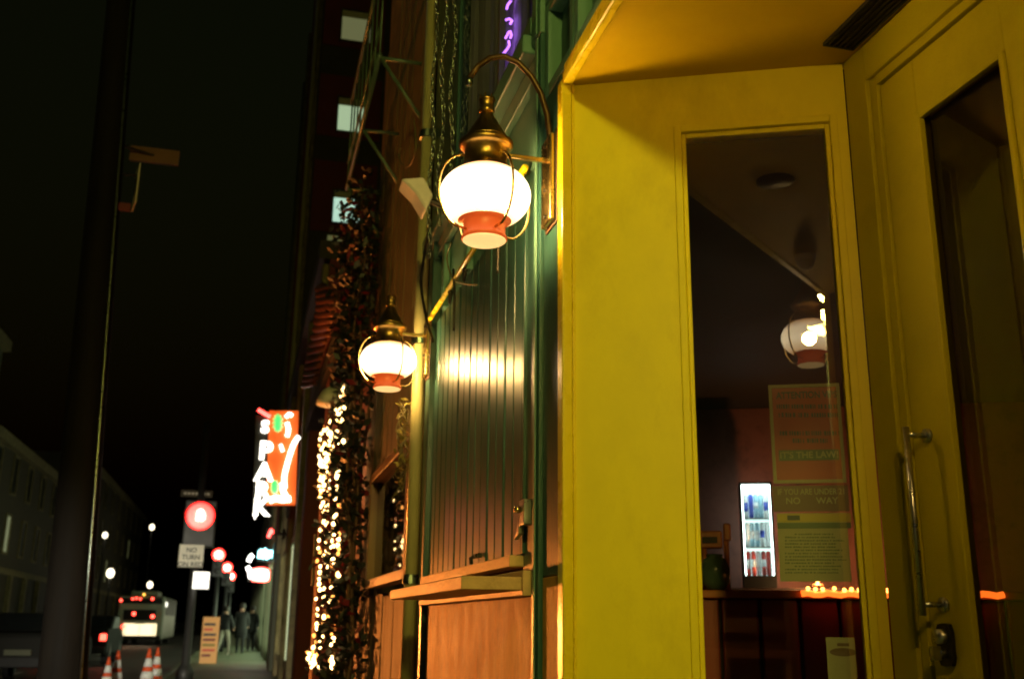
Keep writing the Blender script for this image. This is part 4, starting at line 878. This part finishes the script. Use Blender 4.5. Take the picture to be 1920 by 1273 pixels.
# ------------------------------------------------------------------ cars
def car(name, label, x, y, col, lit='tail', k=1.0, van=False, group='cars on the left', h=1.45, zr=-.12, lamp='tail_lamp'):
    t = thing(name, label, 'van' if van else 'car', (x, y, zr), group)
    m = paint('car_paint', col, .75, .08, 3, 0, spec=.06)
    w = .88*k; L = 4.4*k
    prof = [(0, .35), (0, .95), (.12, 1.05), (.75, 1.08), (1.35, 1.44), (2.6, 1.46), (3.25, 1.05), (4.2, .92), (4.4, .7), (4.38, .3)] if not van else [(0, .4), (0, 1.95), (.2, 2.15), (3.2, 2.15), (3.9, 1.35), (4.75, 1.15), (4.9, .9), (4.88, .35)]
    body = [(x-w, y+p[0]*k, zr+p[1]*k) for p in prof]
    MB().prism(body, (0, 0, 0), (2*w, 0, 0)).build('body', m, t, bevel=.06)
    if not van:
        MB().add([(x-w*.82, y+.74*k, zr+1.10*k), (x+w*.82, y+.74*k, zr+1.10*k), (x+w*.74, y+1.28*k, zr+1.42*k), (x-w*.74, y+1.28*k, zr+1.42*k)], [(0, 1, 2, 3)]); 
        q = MB(); q.add([(x-w*.82, y+.73*k, zr+1.10*k), (x+w*.82, y+.73*k, zr+1.10*k), (x+w*.74, y+1.27*k, zr+1.425*k), (x-w*.74, y+1.27*k, zr+1.425*k)], [(0, 1, 2, 3)]); q.build('rear_window', 'carglass', t)
        MB().prism([(x+w+.004, y+.95*k, zr+1.08*k), (x+w+.004, y+1.4*k, zr+1.40*k), (x+w+.004, y+2.5*k, zr+1.41*k), (x+w+.004, y+3.0*k, zr+1.08*k)], (0, 0, 0), (.006, 0, 0)).build('side_window', 'carglass', t)
    else:
        for sx in (-1, 1): MB().box(x+sx*w*.5-.32, x+sx*w*.5+.32, y-.012, y-.002, zr+1.25, zr+1.85).build('rear_window', 'carglass', t, bevel=.01)
        MB().box(x+w+.003, x+w+.01, y+2.6, y+3.4, zr+1.3, zr+1.9).build('side_window', 'carglass', t)
    zt = .82*k if not van else 1.0
    for sx in (-1, 1):
        lx = x+sx*(w-.13)
        MB().box(lx-.09, lx+.09, y-.03, y-.002, zr+zt-(.09 if not van else .16), zr+zt+(.10 if not van else .16)).build(lamp, lit, t, bevel=.02)
        for yy in (.85*k, 3.5*k if not van else 3.9):
            wl = MB().tube([(x+sx*(w-.2), y+yy, zr+.33*k), (x+sx*(w+.01), y+yy, zr+.33*k)], .325*k, 20).build('wheel', 'tyre', t, True)
            MB().tube([(x+sx*(w+.011), y+yy, zr+.33*k), (x+sx*(w+.018), y+yy, zr+.33*k)], .20*k, 14).build('rim', 'iron', wl, True)
    MB().box(x-w*.95, x+w*.95, y-.06, y-.003, zr+.36, zr+.56).build('bumper', 'tyre', t, bevel=.02)
    MB().box(x-.26, x+.26, y-.075, y-.062, zr+.60, zr+.71).box(x-.26, x+.26, y-.062, y-.003, zr+.62, zr+.69).build('number_plate', 'grey_wall', t)
    return t
p = aty(196, 1172, 34)
car('parked_car', 'dark car with a glowing red tail light left of the bus', p.x-.75, 34, (.012, .013, .012))
p = aty(112, 1182, 24)
car('parked_car', 'dark car at the left edge behind the utility pole', p.x-.75, 24, (.02, .02, .018))
# unseen source of the low orange light, given a made-up beacon form
M['hazard'] = glow('added_amber_glow', (1.0, .27, .04), 3700)
BX, BY, BZ = -1.80, 13.0, 1.02
wb = thing('added_beacon', 'unseen amber beacon added behind the utility pole to light the bar front', 'beacon', (BX, BY, -.12))
MB().box(BX-.17, BX+.17, BY-.17, BY+.17, -.118, -.06).build('base', 'tyre', wb, bevel=.015)
MB().lathe([(.045, -.06), (.04, .2), (.035, .78)], (BX, BY, 0), 14).build('post', 'cone', wb, True)
MB().box(BX-.06, BX+.06, BY-.05, BY+.05, .781, .90).build('battery_box', 'yel_ink', wb, bevel=.01)
hd = MB().lathe([(.125, .06), (.125, -.05), (.112, -.05), (.112, .045)], (0, 0, 0), 24); hd.v = [(BX+p[0], BY+p[2], BZ+p[1]) for p in hd.v]; hd.build('lens_hood', 'sig_black', wb, True)
l = MB().lathe([(.001, -.02), (.07, -.012), (.1, 0)], (0, 0, 0), 24); l.v = [(BX+p[0], BY+.0+p[2], BZ+p[1]) for p in l.v]; l.build('amber_lens', 'hazard', wb, True)
# ------------------------------------------------------------------ sandwich board
p = aty(392, 1216, 33.0)
ab = thing('sandwich_board', 'orange and yellow sandwich board on the pavement beside the people', 'signboard', (p.x, 33, 0))
hb = aty(392, 1156, 33).z; wbd = .24
for sy in (-1, 1):
    q = MB(); q.prism([(p.x-wbd, 33+sy*.28, .01), (p.x+wbd, 33+sy*.28, .01), (p.x+wbd, 33+sy*.02, hb), (p.x-wbd, 33+sy*.02, hb)], (0, 0, 0), (0, .02, 0)); q.build('panel', M['poster_red'] if sy > 0 else glow('glowing_board', (1.0, .50, .14), .22, (.6, .3, .1)), ab)  # front panel carries a faint orange emission
q = MB()
for k in range(7):
    zz = .2+k*(hb-.3)/7; yy = 33-.28+.26*zz/hb-.012
    MB().box(p.x-wbd*.8, p.x+wbd*random.uniform(.1, .8), yy-.004, yy, zz, zz+.07).build('print_line', random.choice(['yel_ink', 'poster_red', 'ink', 'cone']), ab)
# ------------------------------------------------------------------ pedestrians
M['skin'] = paint('skin', (.40, .22, .14), .6, .1, 5, 0); M['coat'] = paint('dark_coat', (.006, .0065, .006), .8, .3, 8); M['jeans'] = paint('dark_trousers', (.010, .011, .012), .8, .3, 8); M['pale_trousers'] = paint('pale_trousers', (.26, .24, .18), .8, .2, 8); M['hair'] = paint('dark_hair', (.02, .014, .01), .6, .3, 8); M['khaki'] = paint('khaki_belt', (.22, .19, .10), .8, .2, 8)
def person(px, Y, label, H, step, legs, coatlen, arm, turn):
    x = aty(px, 1200, Y).x; s = H/1.75
    t = thing('person', label, 'person', (x, Y, .004), 'people on the pavement')
    V = [(0, 0, .95), (0, 0, 1.12), (0, .01, 1.32), (0, .01, 1.47), (0, -.01, 1.55), (0, -.02, 1.66),
         (.19, 0, 1.42), (.25, arm*.10, 1.14), (.24, arm*.26, .90), (-.19, 0, 1.42), (-.25, -arm*.10, 1.14), (-.24, -arm*.26, .90),
         (.095, 0, .90), (.10, step*.16, .50), (.10, step*.24-.04, .07), (.10, step*.24-.20, .03), (-.095, 0, .90), (-.10, -step*.12, .50), (-.10, -step*.30-.02, .09), (-.10, -step*.30-.17, .04)]
    E_ = [(0, 1), (1, 2), (2, 3), (3, 4), (4, 5), (2, 6), (6, 7), (7, 8), (2, 9), (9, 10), (10, 11), (0, 12), (12, 13), (13, 14), (14, 15), (0, 16), (16, 17), (17, 18), (18, 19)]
    Rr = [.17, .16, .18, .075, .075, .10, .085, .065, .045, .085, .065, .045, .11, .075, .05, .04, .11, .075, .05, .04]
    me = bpy.data.meshes.new('b'); me.from_pydata([(v[0]*s, v[1]*s, v[2]*s) for v in V], E_, []); o = bpy.data.objects.new('b', me); COL.objects.link(o)
    sk = o.modifiers.new('s', 'SKIN'); sub = o.modifiers.new('u', 'SUBSURF'); sub.levels = 2; sub.render_levels = 2
    for i, r in enumerate(Rr): me.skin_vertices[0].data[i].radius = (r*s, r*s*(.75 if i in (0, 1, 2) else 1))
    me.skin_vertices[0].data[0].use_root = True
    bpy.context.view_layer.update(); dg = bpy.context.evaluated_depsgraph_get(); nm = bpy.data.meshes.new_from_object(o.evaluated_get(dg)); bpy.data.objects.remove(o)
    nm.name = 'body'; nm.materials.clear()
    for k in ('coat', legs, 'skin'): nm.materials.append(M[k])
    for p in nm.polygons:
        z = p.center.z/s; ax = abs(p.center.x/s)
        p.material_index = 2 if z > 1.50 or (ax > .2 and z < .95) else (1 if z < .92 and ax < .2 else 0); p.use_smooth = True
    b = link('body', nm, t); b.rotation_euler = (0, 0, turn)
    h = MB().ball((x, Y-.01, .004+1.70*s), .115*s, 14, 10, 1.05).build('hair', 'hair', t, True)
    if coatlen:
        MB().lathe([(.24*s, .004+coatlen*s), (.22*s, .004+.95*s), (.20*s, .004+1.15*s), (.235*s, .004+1.38*s)], (x, Y, 0), 18, 1, .72).build('coat_skirt', 'coat', t, True)
    return t
person(420, 41.0, 'person in a dark jacket and pale trousers beside the sandwich board', 1.70, 1.2, 'pale_trousers', 0, 1, -.4)
person(450, 43.5, 'tall person in a long black coat in the middle of the pavement', 1.85, -.7, 'jeans', .55, .4, 0)
person(470, 46.5, 'person in black walking close behind the long black coat', 1.80, .8, 'jeans', .75, .7, 0)
person(501, 42.0, 'person in dark clothes with a pale belt nearest the shop windows', 1.66, .9, 'jeans', 0, .9, .5)
p0 = [o for o in bpy.data.objects if o.get('label', '').startswith('person in dark clothes with a pale belt')][0]
w_ = Vector(p0['_w']); MB().lathe([(.178, 0), (.18, .05)], (w_.x, w_.y, .95), 16, 1, .78).build('belt', 'khaki', p0, True)
#@@OPPOSITE
# ------------------------------------------------------------------ buildings across the road
def block(x, y0, y1, h, floors, bays, mt, label, lit=()):
    b = thing('terrace_building', label, 'building', (x, y0, 0), 'buildings across the road')
    MB().box(x-8, x, y0, y1, 0, h).build('wall', mt, b)
    MB().box(x, x+.35, y0, y1, h-.5, h).build('cornice', 'stucco', b)
    MB().box(x, x+.12, y0, y1, 3.4, 3.7).build('string_course', 'stucco', b)
    fh = (h-4)/floors; bw = (y1-y0)/bays
    for f in range(floors):
        for k in range(bays):
            yc = y0+(k+.5)*bw; z = 4+f*fh+.5
            wn_ = MB().box(x, x+.08, yc-.65, yc+.65, z-.12, z).box(x, x+.08, yc-.65, yc+.65, z+fh*.6, z+fh*.6+.12).box(x, x+.08, yc-.65, yc-.53, z, z+fh*.6).box(x, x+.08, yc+.53, yc+.65, z, z+fh*.6).build('window', 'stucco', b)
            MB().box(x+.004, x+.02, yc-.53, yc+.53, z, z+fh*.6).build('pane', M['win_dim'] if (f, k) in lit else M['carglass'], wn_)
    for k in range(bays+1):
        yc = y0+k*bw; yc = min(max(yc, y0+.25), y1-.25)
        MB().box(x, x+.2, yc-.24, yc+.24, 0, 3.39).build('pier', 'stucco', b)
    return b
block(-12, 14, 33, 12, 3, 5, 'grey_wall', 'grey green building across the road behind the utility pole')
block(-12, 33.2, 52, 14, 3, 5, 'grey_wall', 'pale pilastered building across the road left of the bus', ((0, 2),))
block(-12, 52.2, 80, 10, 2, 7, 'dark_wall', 'long dark building across the road beyond the bus', ((0, 1), (0, 5)))
block(-12, 80.2, 130, 13, 3, 9, 'dark_wall', 'farthest dark building across the road', ((0, 3), (1, 6)))
# dome camera on the soffit edge
dc = thing('dome_camera', 'white dome camera on the soffit, seen as a reflection', 'camera', (1.02, .97, ZS-.06))
MB().lathe([(.05, -.001), (.05, -.02), (.045, -.03)], (1.02, .97, ZS), 20).build('base', 'white', dc, True)
MB().lathe([(.044, -.031), (.038, -.05), (.022, -.066), (.001, -.072)], (1.02, .97, ZS), 20).build('dome', 'white', dc, True)

# unseen car added behind the camera so its beams light the cones and signs
M['headlamp'] = glow('headlamp_glass', (1.0, .95, .82), 20)
hc = thing('added_car', 'added dark car behind the viewpoint, its headlamps lighting the cones', 'car', (-6.6, -7, -.12))
hm = paint('added_car_paint', (.03, .03, .03), .25, .1, 3, 0, coat=.6)
MB().prism([(-7.48, -7-q0_, -.12+q1_) for q0_, q1_ in [(0, .35), (0, .72), (.2, .9), (1.15, 1.05), (1.8, 1.44), (3.0, 1.46), (3.7, 1.08), (4.3, 1.0), (4.38, .35)]], (0, 0, 0), (1.76, 0, 0)).build('body', hm, hc, bevel=.06)
MB().add([(-7.35, -8.14, .96), (-5.85, -8.14, .96), (-5.95, -8.78, 1.30), (-7.25, -8.78, 1.30)], [(3, 2, 1, 0)]).build('windscreen', 'carglass', hc)
for sx in (-1, 1):
    lx = -6.6+sx*.66
    hl = MB().box(lx-.13, lx+.13, -6.998, -6.97, .48, .60).build('headlamp', 'headlamp', hc, bevel=.01)
    ld_ = bpy.data.lights.new('added_beam', 'SPOT'); ld_.energy = 9000; ld_.spot_size = rad(17); ld_.spot_blend = .7; ld_.shadow_soft_size = .08; ld_.color = (1, .93, .78)
    lo_ = bpy.data.objects.new('added_beam', ld_); COL.objects.link(lo_); lo_.parent = hl; lo_.location = (lx+6.6, .06, .66); lo_.rotation_euler = (rad(89.2), 0, rad(-9.6))
    for yy in (-8.0, -10.6):
        wl = MB().tube([(-6.6+sx*.68, yy, .21), (-6.6+sx*.89, yy, .21)], .325, 20).build('wheel', 'tyre', hc, True)
        MB().tube([(-6.6+sx*.891, yy, .21), (-6.6+sx*.9, yy, .21)], .2, 14).build('rim', 'steel', wl, True)
M['headlamp_far'] = glow('far_headlamp', (1.0, .95, .85), 30)
p = aty(190, 1166, 75); car('oncoming_car', 'oncoming car with small white headlamps left of the bus', p.x-.3, 75, (.02, .02, .02), 'headlamp_far', 1.0, False, None, lamp='headlamp')
